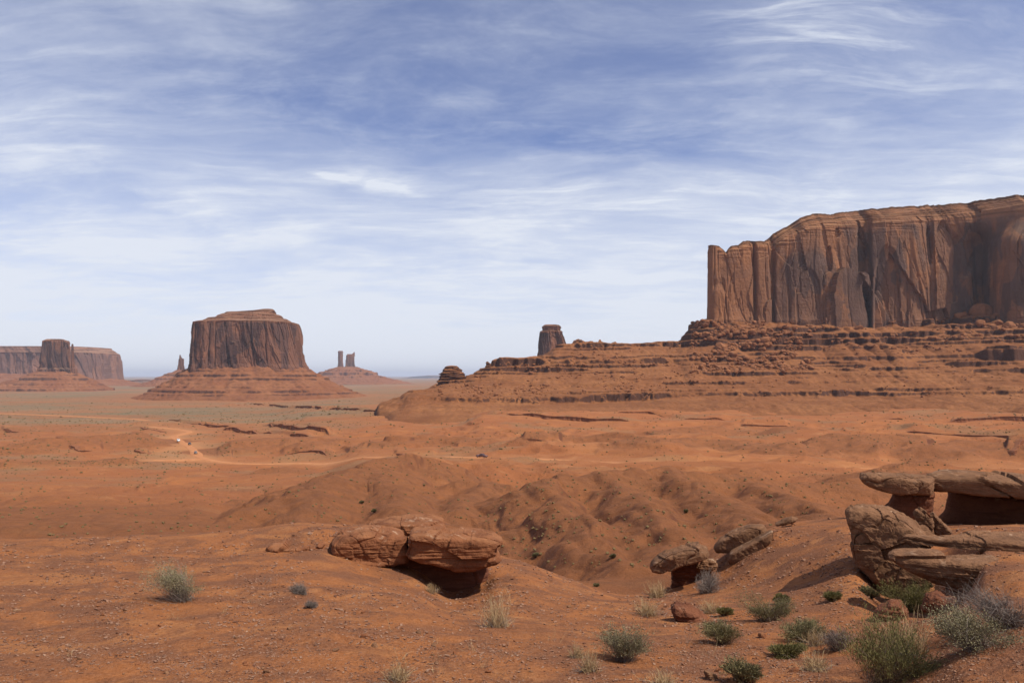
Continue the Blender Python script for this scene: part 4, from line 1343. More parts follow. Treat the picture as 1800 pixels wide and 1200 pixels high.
def butte(name, label, Yc, ratio, wall, cap=None, apron=None, nexp=2.8, nth=520, dz=1.2, seed=1.0, flute=1.0, fl_scale=1.0, mat=None, tmat=None, bedded=1.0, rise=2.0, amp=1.0):
    o = thing(name, label, 'butte', (X_of((wall[0][1] + wall[0][2]) / 2, Yc), Yc, Z_of(apron[1][2] if apron else wall[0][0], Yc)))
    z_rim = Z_of(wall[-1][0], Yc)
    lv = list(wall) + list(cap or [])
    P, rimf = ring_stack(lv, Yc, ratio, nexp, nth, dz, seed, amp, flute, bedded, z_rim, fl_scale=fl_scale)
    n0 = P.shape[0]
    P = close_top(P, 6, rise)
    rimf = np.concatenate([rimf, np.ones((P.shape[0] - n0, nth))], 0)
    mat = mat or M_cliff_far
    if cap:
        k = int(np.argmin(np.abs(P[:n0, :, 2].mean(1) - z_rim))) + 1
        mesh_obj('cliff', local(P[:k].reshape(-1, 3), o), grid_faces(k, nth, True), mat, o, smooth=False, attrs={'rim': rimf[:k]})
        mesh_obj('caprock', local(P[k - 1:].reshape(-1, 3), o), grid_faces(len(P) - k + 1, nth, True), mat, o, attrs={'rim': rimf[k - 1:]})
    else:
        mesh_obj('cliff', local(P.reshape(-1, 3), o), grid_faces(len(P), nth, True), mat, o, smooth=False, attrs={'rim': rimf})
    if apron:
        T = make_apron(apron[0], Yc, ratio, None, apron[1], 560, apron[3] if len(apron) > 3 else 150, apron[2], seed, apron[4] if len(apron) > 4 else 1.25)
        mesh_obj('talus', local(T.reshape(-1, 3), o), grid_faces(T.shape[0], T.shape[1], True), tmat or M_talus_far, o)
    return o


big = butte('butte', 'large flat topped butte with dark fluted walls standing alone on a red apron', 2150, 0.8,
            [(662, 334, 541), (645, 336.5, 537), (640, 338, 534), (620, 339, 530), (600, 341, 526), (585, 342, 523.5), (574, 343, 521), (568, 346, 519)],
            [(566.5, 352, 514), (565, 362, 508), (562, 368, 503), (560, 371, 501), (559, 382, 494), (555.5, 386, 492), (553, 391, 488), (552, 396, 484), (549.5, 400, 482), (549, 412, 482), (546, 445, 482), (543.2, 462, 479)],
            ((334, 541, 640), (232, 660, 703), [(690, 0.05, 1), (686, 0.07, 1), (679, 0.04, 0.7), (666, 0.06, 0.9), (660, 0.07, 0.8), (652, 0.04, 0.6)], 190),
            nexp=3.0, nth=760, seed=1.3, fl_scale=0.85, flute=1.0, rise=1.0)
butte('mesa', 'pale distant long mesa behind the twin pillared butte at the far left', 5200, 0.35,
      [(668, -330, 196), (655, -322, 193.5), (640, -320, 193), (625, -318, 191.5), (621.5, -317, 190)],
      [(620, -312, 186), (616.5, -308, 182), (614, -306, 178), (612.8, -304, 176.5), (611, -304, 176)],
      ((-340, 200, 652), (-560, 268, 679), [(664, 0.10, 1), (659, 0.08, .8), (670, 0.08, 0.8)], 90, 1.3), nexp=5.0, nth=900, dz=2.6, seed=2.2, fl_scale=1.5, flute=1.4, rise=0.5, mat=M_cliff_hazed)['category'] = 'mesa'
b2 = butte('butte', 'dark blocky butte with a slim pillar at its right side', 3300, 0.7,
           [(664, 66, 136), (654, 69, 134), (649, 69.5, 133), (646, 72, 125), (630, 73, 121), (612, 75, 120), (602, 76, 119.5), (599, 77, 118)],
           [(598, 80, 115), (597, 82, 112), (596, 84, 110)],
           ((60, 138, 653), (-75, 236, 702), [(690, 0.07, 1), (684, 0.06, 1), (675, .04, .7), (666, 0.07, 1), (659, 0.05, .8)], 170), nexp=3.2, nth=420, dz=1.8, seed=3.7, fl_scale=1.1, flute=1.3, rise=1.0)
P, rimf = ring_stack([(662, 121, 136), (654, 123, 135), (648, 124, 134), (646, 124.5, 131.5), (625, 125, 130.5), (613, 125, 130), (610, 125.3, 129.4), (606, 125.6, 129.2), (604.6, 126, 128.6)],
                     3290, 0.9, 2.6, 120, 2.0, 4.1, 0.6, 0.30, 0.3, 400, fl_scale=0.7)
P = close_top(P, 3, 1.0)
mesh_obj('pillar', local(P.reshape(-1, 3), b2), grid_faces(len(P), 120, True), M_cliff_far, b2, attrs={'rim': np.zeros(P.shape[:2])})

butte('spire', 'thin jagged rock spire on a cone shaped slope just left of the large butte', 4600, 0.6,
      [(660, 308, 328), (651, 311, 325.5), (645, 312, 324.5), (640, 313, 324), (634, 313.5, 323.8), (630.5, 314, 323.5), (629.5, 314.2, 320.5), (626.5, 314.6, 318.6), (623.5, 315.6, 317.2)],
      None, ((309, 329, 650), (222, 388, 681), [(666, 0.08, 1), (659, 0.1, 0.8)], 90, 1.45), nth=200, dz=2.0, seed=5.1, fl_scale=0.7, flute=0.55, rise=0.5)['category'] = 'spire'
b4 = butte('butte', 'distant castle like butte of a thin pillar beside a broader notched block', 6200, 0.6,
           [(652, 606, 627), (645, 607, 625.5), (640, 607.6, 624.5), (628, 608.2, 624), (624.5, 608.4, 623.6)], [(623, 610, 623.3), (622.2, 611, 623)],
           ((590, 632, 644.5), (470, 745, 677), [(657, 0.16, 1), (652, .1, .8), (662, 0.1, .8)], 100, 1.5), nexp=3.4, nth=260, dz=2.4, seed=6.2, fl_scale=0.9, flute=0.8, rise=0.5, mat=M_cliff_hazed)
P, rimf = ring_stack([(652, 592, 606), (645, 593.5, 604.5), (638, 594, 603.6), (626, 594.3, 603.2), (622, 594, 603), (618, 593.8, 603), (616.6, 595, 602.4)], 6190, 0.8, 2.8, 130, 2.4, 6.9, 0.8, 0.5, 0.5, 400, fl_scale=0.8)
P = close_top(P, 3, 1.0)
mesh_obj('pillar', local(P.reshape(-1, 3), b4), grid_faces(len(P), 130, True), M_cliff_hazed, b4, attrs={'rim': np.zeros(P.shape[:2])})
P, rimf = ring_stack([(626, 617, 624.2), (622, 618.5, 623.8), (619.5, 621.5, 623.6), (618.6, 622, 623.3)], 6200, 0.5, 2.8, 60, 2.4, 7.9, 0.6, 0.2, 0.3, 400, fl_scale=0.8)
P = close_top(P, 3, 1.0)
mesh_obj('pinnacle', local(P.reshape(-1, 3), b4), grid_faces(len(P), 60, True), M_cliff_hazed, b4, attrs={'rim': np.zeros(P.shape[:2])})

butte('butte', 'tower like butte with a block on top rising behind the red ledges of the mesa', 2300, 0.7,
      [(640, 942, 1004), (622, 945, 999.5), (612, 946, 998), (600, 947, 994.5), (590, 948, 991.5), (583, 949, 989.5)],
      [(581.5, 951.5, 987), (580.5, 953.5, 985), (576, 953, 986.5), (573.5, 953.4, 986), (571.5, 956, 983), (570.5, 959, 979)],
      ((938, 1006, 632), (890, 1060, 690), [(650, 0.07, 1)], 60), nexp=4.5, nth=420, dz=1.0, seed=8.4, fl_scale=0.55, flute=0.85, rise=0.6)
# low far mesas on the horizon
butte('mesa', 'low bluish mesa on the far horizon right of the castle like butte', 24000, 0.25,
      [(668, 690, 860), (664.3, 705, 850), (663.0, 716, 846), (661.6, 722, 842)], [(660.4, 742, 838), (659.4, 752, 834)], None, nexp=3.5, nth=200, dz=8.0, seed=9.4, fl_scale=5, flute=6.0, rise=1.0)['category'] = 'mesa'
butte('mesa', 'long flat red bench in the distance behind the spire', 7600, 0.2,
      [(676, 150, 330), (672, 168, 322), (668.5, 205, 300)], [(667.8, 236, 268), (666.9, 238, 262)], None, nexp=3.0, nth=200, dz=3.0, seed=10.4, fl_scale=2, flute=2.0, rise=0.5, mat=M_cliff_far)['category'] = 'mesa'

# the bedded knob at the tip of the mesa's spur belongs to the mesa
P, rimf = ring_stack([(686, 764, 834), (679, 768, 826), (672, 769.5, 820), (664, 771, 818), (658, 772.5, 816), (652, 777, 812), (648, 780, 809), (645, 783, 806), (643, 786, 803)], 1060, 0.8, 2.4, 220, 0.5, 2.9, 0.6, 0.12, 1.5, -20, fl_scale=0.6)
P = close_top(P, 4, 0.5)
mesh_obj('bedded_knob', local(P.reshape(-1, 3), mesa), grid_faces(len(P), 220, True), M_talus, mesa)
P, rimf = ring_stack([(650, 851, 866), (645, 853, 862), (641, 854.5, 861), (638, 853.5, 861), (635.5, 855, 859)], 1120, 0.8, 2.4, 90, 0.5, 3.9, 0.5, 0.12, 0.8, -20, fl_scale=0.5)
P = close_top(P, 3, 0.3)
mesh_obj('bedded_knob', local(P.reshape(-1, 3), mesa), grid_faces(len(P), 90, True), M_talus, mesa)

# ------------------------------------------------------------------ foreground rocks
def outline_rock(name, label, poly, Y, depth, mat, cat='rock', seed=1, p=0.42, q=0.55, nth=220, nph=90, noise=0.05, strata=0.05, facet=0.05, cells=0.0, lean=0.0, group=None, off=0.0, parent=None, skew=0.0, taper=1.0):
    """a rock whose face towards the viewpoint has the given outline (picture points at distance Y); depth is its real depth in metres,
    its body runs from Y backwards. lean: metres the top is set back per metre of height. skew: sideways shift per metre of depth"""
    pts = np.array([(X_of(a, Y), Z_of(b_, Y)) for a, b_ in poly])
    c = np.array([(pts[:, 0].min() + pts[:, 0].max()) / 2, (pts[:, 1].min() + pts[:, 1].max()) / 2])
    th = np.linspace(0, 2 * np.pi, nth, endpoint=False)
    Rr = np.zeros(nth)
    n = len(pts)
    for k, t in enumerate(th):
        d = np.array([math.cos(t), math.sin(t)])
        best = 0
        for i in range(n):
            a, b_ = pts[i] - c, pts[(i + 1) % n] - c
            e = b_ - a
            den = d[0] * e[1] - d[1] * e[0]
            if abs(den) < 1e-12:
                continue
            u = (a[0] * e[1] - a[1] * e[0]) / den
            v = (a[0] * d[1] - a[1] * d[0]) / den
            if u > 0 and -1e-6 <= v <= 1 + 1e-6:
                best = max(best, u)
        Rr[k] = best
    for _ in range(2):
        Rr = (np.roll(Rr, 1) + 2 * Rr + np.roll(Rr, -1)) / 4
    ph = np.linspace(-math.pi / 2, math.pi / 2, nph)
    cph = np.abs(np.cos(ph)) ** p
    sph = np.sign(np.sin(ph)) * np.abs(np.sin(ph)) ** q
    # the face itself: rings from its middle out to the first ring of the flank
    fill = np.linspace(0.002, cph[1], max(6, int(nph * 0.30)))[:-1]
    cph = np.concatenate([fill, cph[1:-1], fill[::-1]])
    sph = np.concatenate([np.full(len(fill), -1.0), sph[1:-1], np.full(len(fill), 1.0)])
    nph = len(cph)
    ct, st = np.cos(th), np.sin(th)
    x = (Rr * ct)[None] * cph[:, None]
    z = (Rr * st)[None] * cph[:, None]
    y = (depth / 2 * sph)[:, None] + 0 * x
    if taper != 1.0:
        xr = np.clip((x / Rr.max() + 1) / 2, 0, 1)
        y = (y + depth / 2) * (taper + (1 - taper) * xr) - depth / 2
    y = y + lean * z
    # the face is turned square to the line of sight from the viewpoint
    az = math.atan2(c[0], Y)
    yl = y + depth / 2
    x, yl = x * math.cos(az) + yl * math.sin(az), -x * math.sin(az) + yl * math.cos(az)
    y = yl - depth / 2
    P = np.stack([c[0] + x, Y + depth / 2 + y, c[1] + z], -1)
    # outward direction
    nx_, ny_, nz_ = x / (np.abs(x).max()), y / (depth / 2) * 1.0, z / (np.abs(z).max())
    nl = np.sqrt(nx_**2 + ny_**2 + nz_**2) + 1e-9
    N = np.stack([nx_ / nl, ny_ / nl, nz_ / nl], -1)
    px_, py_, pz_ = P[..., 0] + seed * 3.1, P[..., 1] - seed * 1.7, P[..., 2] + seed
    size = max(np.ptp(pts[:, 0]), np.ptp(pts[:, 1]))
    d = noise * size * (0.8 * perlin(px_ / (0.45 * size), py_ / (0.45 * size), pz_ / (0.45 * size)) + 0.4 * perlin(px_ / (.2 * size), py_ / (.2 * size), pz_ / (.2 * size)) + 0.2 * perlin(px_ / (.08 * size), py_ / (.08 * size), pz_ / (.08 * size)))
    d += 0.012 * perlin(px_ / 0.07, py_ / 0.07, pz_ / 0.07) + 0.006 * perlin(px_ / 0.03, py_ / 0.03, pz_ / 0.03)
    side = 1 - np.abs(N[..., 2])
    bed = perlin(px_ / 1.3, py_ / 1.3, pz_ / 0.13) + 0.6 * perlin(px_ / 0.7, py_ / 0.7, pz_ / 0.06) + 0.35 * perlin(px_ / 0.3, py_ / 0.3, pz_ / 0.028)
    d += strata * np.tanh(2.2 * bed) * side
    crk = np.abs(perlin(px_ / (0.55 * size) + 0.5 * pz_, pz_ / (0.9 * size) + seed, py_ / (0.5 * size)))
    d -= (0.016 if strata > 0.01 else 0.030) * size * np.exp(-(crk / 0.022) ** 2)
    if facet:
        f1, f2, iv = worley(px_ / (0.42 * size) + 0.4 * pz_, pz_ / (0.3 * size) + 0.3 * py_, seed)
        d += facet * size * ((iv - 0.5) + 0.9 * ((iv * 7.13) % 1.0 - 0.5) * f1)
        f1, f2, iv = worley(px_ / (0.15 * size) + 0.3 * pz_ / size, pz_ / (0.12 * size) + 0.4 * py_ / size, seed + 3)
        d += 0.22 * facet * size * ((iv - 0.5) + 0.9 * ((iv * 7.13) % 1.0 - 0.5) * f1)
    d = d - np.percentile(d, 72)
    P = P + N * d[..., None]
    org = np.array([c[0], Y + depth / 2, pts[:, 1].min()]) if parent is None else np.array(parent.location)
    o = mesh_obj(name, (P - org).reshape(-1, 3), grid_faces(nph, nth, True), mat, parent, smooth=False)
    if parent is None:
        o.location = org
        tag(o, label, cat, group)
    return o


# central ledge
outline_rock('ledge_slab', 'left reddish block of the cracked ledge in the middle foreground, over a shaded gap', [(581, 985), (583, 958), (600, 945), (640, 940), (690, 941), (714, 949), (719, 975), (718, 994), (690, 999), (650, 1002), (620, 1002), (598, 996)], 14.2, 1.15, M_slab, 'slab', seed=3, strata=0.022, noise=0.03, facet=0.045, p=0.2)
outline_rock('ledge_slab', 'right bulging layered block of the cracked ledge, casting a dark shadow beneath it', [(713, 985), (714, 955), (722, 944), (745, 940), (800, 944), (850, 950), (872, 957), (884, 964), (874, 974), (882, 984), (887, 996), (866, 1006), (835, 1014), (800, 1012), (765, 1002), (735, 994)], 14.0, 1.2, M_slab, 'slab', seed=7, strata=0.028, noise=0.03, facet=0.045, p=0.22)
outline_rock('ledge_slab', 'flat pale topped slab lying behind the two blocks of the cracked ledge', [(640, 938), (650, 926), (690, 921), (760, 922), (786, 927), (789, 942), (760, 960), (700, 962), (655, 955)], 15.5, 1.3, M_slab, 'slab', seed=11, strata=0.03, noise=0.03, facet=0.02, p=0.2)
outline_rock('ledge_slab', 'low crumbling ledge edge half buried left of the cracked ledge', [(466, 972), (480, 964), (530, 960), (575, 956), (586, 966), (585, 986), (540, 985), (480, 980)], 14.3, 0.8, M_slab, 'slab', seed=13, strata=0.03, noise=0.09, facet=0.16, p=0.5)
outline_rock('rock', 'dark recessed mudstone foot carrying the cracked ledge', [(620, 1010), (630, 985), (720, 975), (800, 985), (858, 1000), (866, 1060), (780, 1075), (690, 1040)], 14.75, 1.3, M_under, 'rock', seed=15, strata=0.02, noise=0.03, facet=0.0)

# the big leaning boulder and its neighbours on the right
outline_rock('boulder', 'tall pale brown boulder with cracks, tapering to its foot beside the bank', [(1488, 910), (1497, 902), (1530, 899), (1562, 902), (1588, 915), (1612, 936), (1632, 958), (1640, 990), (1634, 1030), (1612, 1046), (1590, 1050), (1560, 1040), (1535, 1032), (1512, 1005), (1499, 960)], 12.8, 1.15, M_block, 'boulder', seed=21, strata=0.005, noise=0.045, facet=0.10, p=0.17, q=0.6, lean=0.10, nth=260, nph=110)
outline_rock('rock', 'small split rock leaning behind the tall pale brown boulder', [(1604, 900), (1610, 893), (1618, 894), (1632, 906), (1640, 918), (1640, 945), (1622, 945), (1612, 928)], 15.0, 0.35, M_block, seed=23, strata=0.005, noise=0.05, facet=0.10)
outline_rock('rock', 'thin slanting rock sliver beside the small split rock', [(1636, 906), (1642, 904), (1656, 918), (1672, 936), (1666, 945), (1645, 945), (1640, 925)], 15.05, 0.35, M_block, seed=27, strata=0.005, noise=0.05, facet=0.10)

tb = thing('table_rock', 'dark topped table rock, left of the pair, balanced on a narrow neck', 'table rock', (X_of(1590, 20.5), 20.5, Z_of(930, 20.5)))
outline_rock('table_slab', None, [(1513, 846), (1520, 838), (1540, 837), (1580, 838), (1620, 840), (1637, 842), (1640, 858), (1636, 872), (1610, 875), (1570, 873), (1545, 865), (1522, 858)], 19.8, 1.7, M_block, seed=31, strata=0.005, noise=0.035, facet=0.05, p=0.3, parent=tb)
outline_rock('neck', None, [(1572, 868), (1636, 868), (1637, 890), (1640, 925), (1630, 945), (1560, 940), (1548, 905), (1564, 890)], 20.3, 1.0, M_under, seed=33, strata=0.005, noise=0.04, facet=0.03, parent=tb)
tb = thing('table_rock', 'long table rock running off to the right edge over a deep shaded hollow', 'table rock', (X_of(1740, 20.2), 20.2, Z_of(930, 20.2)))
outline_rock('table_slab', None, [(1637, 865), (1642, 850), (1660, 843), (1710, 842), (1800, 846), (1900, 850), (1990, 860), (1990, 885), (1900, 890), (1800, 884), (1700, 882), (1650, 880)], 19.3, 2.2, M_block, seed=37, strata=0.005, noise=0.025, facet=0.035, p=0.27, parent=tb, nth=320)
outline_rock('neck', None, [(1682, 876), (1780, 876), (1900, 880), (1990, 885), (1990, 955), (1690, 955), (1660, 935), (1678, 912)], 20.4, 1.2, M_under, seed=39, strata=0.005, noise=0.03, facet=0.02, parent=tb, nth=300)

outline_rock('ledge_slab', 'upper shelf of gravelly rock on the right bank with a shaded hollow under its lip', [(1594, 962), (1602, 952), (1640, 949), (1700, 945), (1780, 944), (1840, 950), (1840, 990), (1760, 975), (1725, 960), (1690, 958), (1640, 966), (1602, 970)], 11.5, 1.3, M_block, 'slab', seed=41, strata=0.02, noise=0.02, facet=0.02, p=0.25, nth=320, taper=0.25)
outline_rock('ledge_slab', 'lower thick shelf of rock jutting left from the right bank over a green shrub', [(1574, 1000), (1583, 992), (1620, 993), (1680, 990), (1760, 985), (1840, 990), (1840, 1060), (1760, 1060), (1722, 1040), (1690, 1041), (1650, 1037), (1620, 1026), (1596, 1014)], 10.4, 1.3, M_block, 'slab', seed=43, strata=0.03, noise=0.025, facet=0.045, p=0.25, nth=340, taper=0.3)
outline_rock('rock', 'dark crumbling stone wedged under the lower shelf of the right bank', [(1672, 1028), (1740, 1030), (1790, 1040), (1800, 1090), (1680, 1085), (1668, 1060)], 10.9, 1.3, M_under, seed=45, strata=0.02, noise=0.04, facet=0.05)

# tilted slabs in the hollow
outline_rock('rock', 'smooth tilted slab lowest of the group in the hollow, overhanging deep shade', [(1138, 1008), (1145, 996), (1172, 979), (1200, 967), (1228, 963), (1246, 970), (1248, 980), (1228, 990), (1200, 997), (1178, 1008), (1158, 1017), (1144, 1016)], 18.0, 1.1, M_block, seed=51, strata=0.005, noise=0.035, facet=0.04, p=0.27)
outline_rock('rock', 'upper tilted slab of the leaning pair above the hollow', [(1253, 972), (1262, 956), (1290, 938), (1320, 926), (1340, 925), (1346, 936), (1330, 950), (1300, 968), (1275, 980), (1258, 980)], 18.9, 0.8, M_block, seed=53, strata=0.005, noise=0.035, facet=0.04, p=0.27)
outline_rock('rock', 'lower tilted slab of the leaning pair, pointing down towards the hollow', [(1279, 990), (1284, 978), (1310, 962), (1340, 944), (1356, 934), (1356, 950), (1340, 974), (1320, 992), (1300, 998), (1284, 997)], 18.3, 0.7, M_block, seed=57, strata=0.005, noise=0.03, facet=0.04, p=0.27)
outline_rock('rock', 'thin dark rock rib lying along the crest of the gravel mound', [(1362, 925), (1375, 916), (1392, 910), (1402, 912), (1398, 918), (1380, 924), (1366, 928)], 20.2, 0.5, M_block, seed=59, strata=0.005, noise=0.05, facet=0.05, p=0.6)
outline_rock('rock', 'dark neck of mudstone in the shade beneath the lowest tilted slab', [(1178, 1000), (1225, 985), (1240, 990), (1250, 1010), (1230, 1040), (1180, 1060)], 18.7, 0.9, M_under, seed=61, noise=0.05, facet=0.03)
outline_rock('rock', 'small rounded rock tucked between the tilted slabs', [(1222, 1000), (1236, 986), (1256, 984), (1262, 994), (1250, 1010), (1228, 1014)], 18.5, 0.5, M_block, seed=63, noise=0.05, facet=0.04, p=0.6)
outline_rock('rock', 'dark red rough rock lying alone in the hollow between dry grass', [(1180, 1078), (1186, 1070), (1205, 1072), (1228, 1082), (1244, 1096), (1244, 1104), (1224, 1109), (1200, 1102), (1184, 1090)], 10.9, 0.5, M_under, seed=65, strata=0.03, noise=0.06, facet=0.05, p=0.6)
outline_rock('rock', 'dark shaded stone beside the green shrub below the lower shelf', [(1536, 1094), (1546, 1078), (1566, 1064), (1584, 1062), (1592, 1076), (1590, 1096), (1560, 1104)], 9.6, 0.45, M_under, seed=67, noise=0.06, facet=0.05, p=0.6)
outline_rock('rock', 'rough dark stone at the end of the lower shelf by the green shrub', [(1622, 1078), (1630, 1056), (1646, 1050), (1664, 1060), (1672, 1052), (1680, 1066), (1672, 1082), (1640, 1086)], 9.9, 0.4, M_under, seed=69, noise=0.08, facet=0.07, p=0.6)
outline_rock('rock', 'big crumbling red rock in the bottom right corner below grey shrubs', [(1672, 1180), (1690, 1150), (1740, 1136), (1800, 1124), (1900, 1110), (1900, 1260), (1700, 1260), (1676, 1220)], 6.2, 0.9, M_slab, seed=71, strata=0.02, noise=0.05, facet=0.05, p=0.4)

# loose stones lying about, each its own
rng = np.random.RandomState(77)
proto = []
for k in range(6):
    v, f = stone_shape(np.random.RandomState(300 + k), sub=6)
    v = v * np.array([1.0, 0.8, 0.55])
    v = v + 0.06 * np.stack([perlin(v[:, 0] * 3 + k, v[:, 1] * 3, v[:, 2] * 3)] * 3, 1) * v
    proto.append(mesh_obj('loose_stone', v, f, M_slab if k % 2 else M_block, smooth=False))
used = set()
spots = [(1250, 1192, .07), (640, 1120, .04), (660, 1136, .035), (828, 1062, .045), (590, 1145, .03), (1395, 1180, .05), (1000, 1068, .035), (180, 1082, .03), (30, 1075, .035), (1340, 1120, .06)]
while len(spots) < 150:
    spots.append((rng.uniform(10, 1640), 950 + 245 * rng.rand() ** 0.8, rng.uniform(.011, .030)))
for k, (px, py, sz) in enumerate(spots):
    h = on_land(px, py)
    if h is None or h.y > 22:
        continue
    i = k % 6
    o = proto[i] if i not in used else proto[i].copy()
    if i in used:
        COL.objects.link(o)
    used.add(i)
    o.location = (h.x, h.y, h.z + sz * 0.22)
    o.scale = (sz, sz, sz)
    o.rotation_euler = (rng.normal(0, 0.3), rng.normal(0, 0.3), rng.uniform(0, 6.28))
    tag(o, 'small loose angular stone lying on the stony red ground', 'stone', 'loose stones on the foreground')

# gravel: countless chips
rng = np.random.RandomState(9)
items = []
cand = 0
while len(items) < 36000 and cand < 200000:
    cand += 1
    px = rng.uniform(-60, 1860)
    py = 905 + 300 * rng.rand() ** 0.75
    dens = fbm(np.array([px / 130.0]), np.array([py / 45.0]), 0.0, 3)[0]
    if dens < rng.uniform(-0.5, 0.45):
        continue
    j = int(np.argmin(np.abs(T_P - px)))
    col = GPY[:620, j]
    k = np.argmax(col <= py)
    if col[k] > py or T_Y[k] > 23:
        continue
    Y = float(T_Y[k])
    sz = Y * 0.00105 * (0.6 + 2.2 * rng.rand() ** 5)
    items.append((X_of(px, Y), Y, float(GZ[k, j]) + sz * 0.1, sz, rng.uniform(0.4, 0.8)))
M_grav = make_rock('stone chips', (0.20, 0.085, 0.048), (0.36, 0.19, 0.115), (0.42, 0.25, 0.16), 2.5)
gv = scatter_mesh('gravel', items, PEBBLES, M_grav)
tag(gv, kind='stuff')

# ------------------------------------------------------------------ plants
def leaf_mat(name, c1, c2, trans=0.15):
    m, nt, b = new_mat(name)
    p = pos(nt)
    oi = nt.node('ShaderNodeObjectInfo').outputs['Random']
    f = nt.ramp(nt.noise(p, 18.0, 4, 0.6), 0.35, 0.65)
    c = nt.mix(f, c1, c2)
    c = nt.mix(nt.math('MULTIPLY', oi, 0.25), c, tuple(0.7 * q for q in c1))
    nt.l.new(c, b.inputs['Base Color'])
    return m


M_sage = leaf_mat('grey green sage leaves', (0.175, 0.150, 0.078), (0.320, 0.270, 0.155))
M_green = leaf_mat('green broom leaves', (0.118, 0.106, 0.034), (0.235, 0.195, 0.078))
M_olive = leaf_mat('olive leaves', (0.140, 0.120, 0.052), (0.260, 0.215, 0.105))
M_straw = leaf_mat('dry straw', (0.36, 0.235, 0.115), (0.50, 0.36, 0.20))
M_grey = leaf_mat('dead grey twigs', (0.15, 0.115, 0.095), (0.27, 0.215, 0.175))
M_twig = leaf_mat('brown twigs', (0.10, 0.060, 0.038), (0.17, 0.105, 0.065))


def blades(rng, bases, tips, width, nseg=3, sag=0.1, jitter=0.0):
    """thin ribbons from bases to tips (n,3), bending; returns verts, quads"""
    n = len(bases)
    t = np.linspace(0, 1, nseg + 1)
    d = tips - bases
    L = np.linalg.norm(d, axis=1, keepdims=True)
    side = np.cross(d, rng.normal(size=(n, 3)))
    side /= np.linalg.norm(side, axis=1, keepdims=True) + 1e-9
    bend = rng.normal(size=(n, 3)) * 0.12 * L
    bend[:, 2] += sag * L[:, 0]
    V = []
    for k, tt in enumerate(t):
        c = bases + d * tt + bend * math.sin(math.pi * tt)
        wd = width * (1 - 0.75 * tt) if np.ndim(width) == 0 else (width * (1 - 0.75 * tt))[:, None]
        V.append(c - side * wd * 0.5)
        V.append(c + side * wd * 0.5)
    V = np.stack(V, 1)                               # n, 2(nseg+1), 3
    m = 2 * (nseg + 1)
    f = []
    for k in range(nseg):
        f.append([2 * k, 2 * k + 1, 2 * k + 3, 2 * k + 2])
    f = np.array(f)
    Fc = (np.arange(n)[:, None, None] * m + f[None]).reshape(-1, 4)
    return V.reshape(-1, 3), Fc


def leaves(rng, pts, dirs, ln, wd):
    """small pointed leaves (quads) at pts growing along dirs"""
    n = len(pts)
    d = dirs / (np.linalg.norm(dirs, axis=1, keepdims=True) + 1e-9)
    side = np.cross(d, rng.normal(size=(n, 3)))
    side /= np.linalg.norm(side, axis=1, keepdims=True) + 1e-9
    l = ln * rng.uniform(0.6, 1.3, (n, 1))
    w_ = wd * rng.uniform(0.7, 1.2, (n, 1))
    V = np.stack([pts, pts + d * l * 0.5 + side * w_ * 0.5, pts + d * l, pts + d * l * 0.5 - side * w_ * 0.5], 1)
    return V.reshape(-1, 3), (np.arange(n)[:, None] * 4 + np.arange(4)[None])


def dome_dirs(rng, n, up=0.25):
    v = rng.normal(size=(n, 3))
    v[:, 2] = np.abs(v[:, 2]) * (0.6 + up) + up * 0.4
    return v / np.linalg.norm(v, axis=1, keepdims=True)


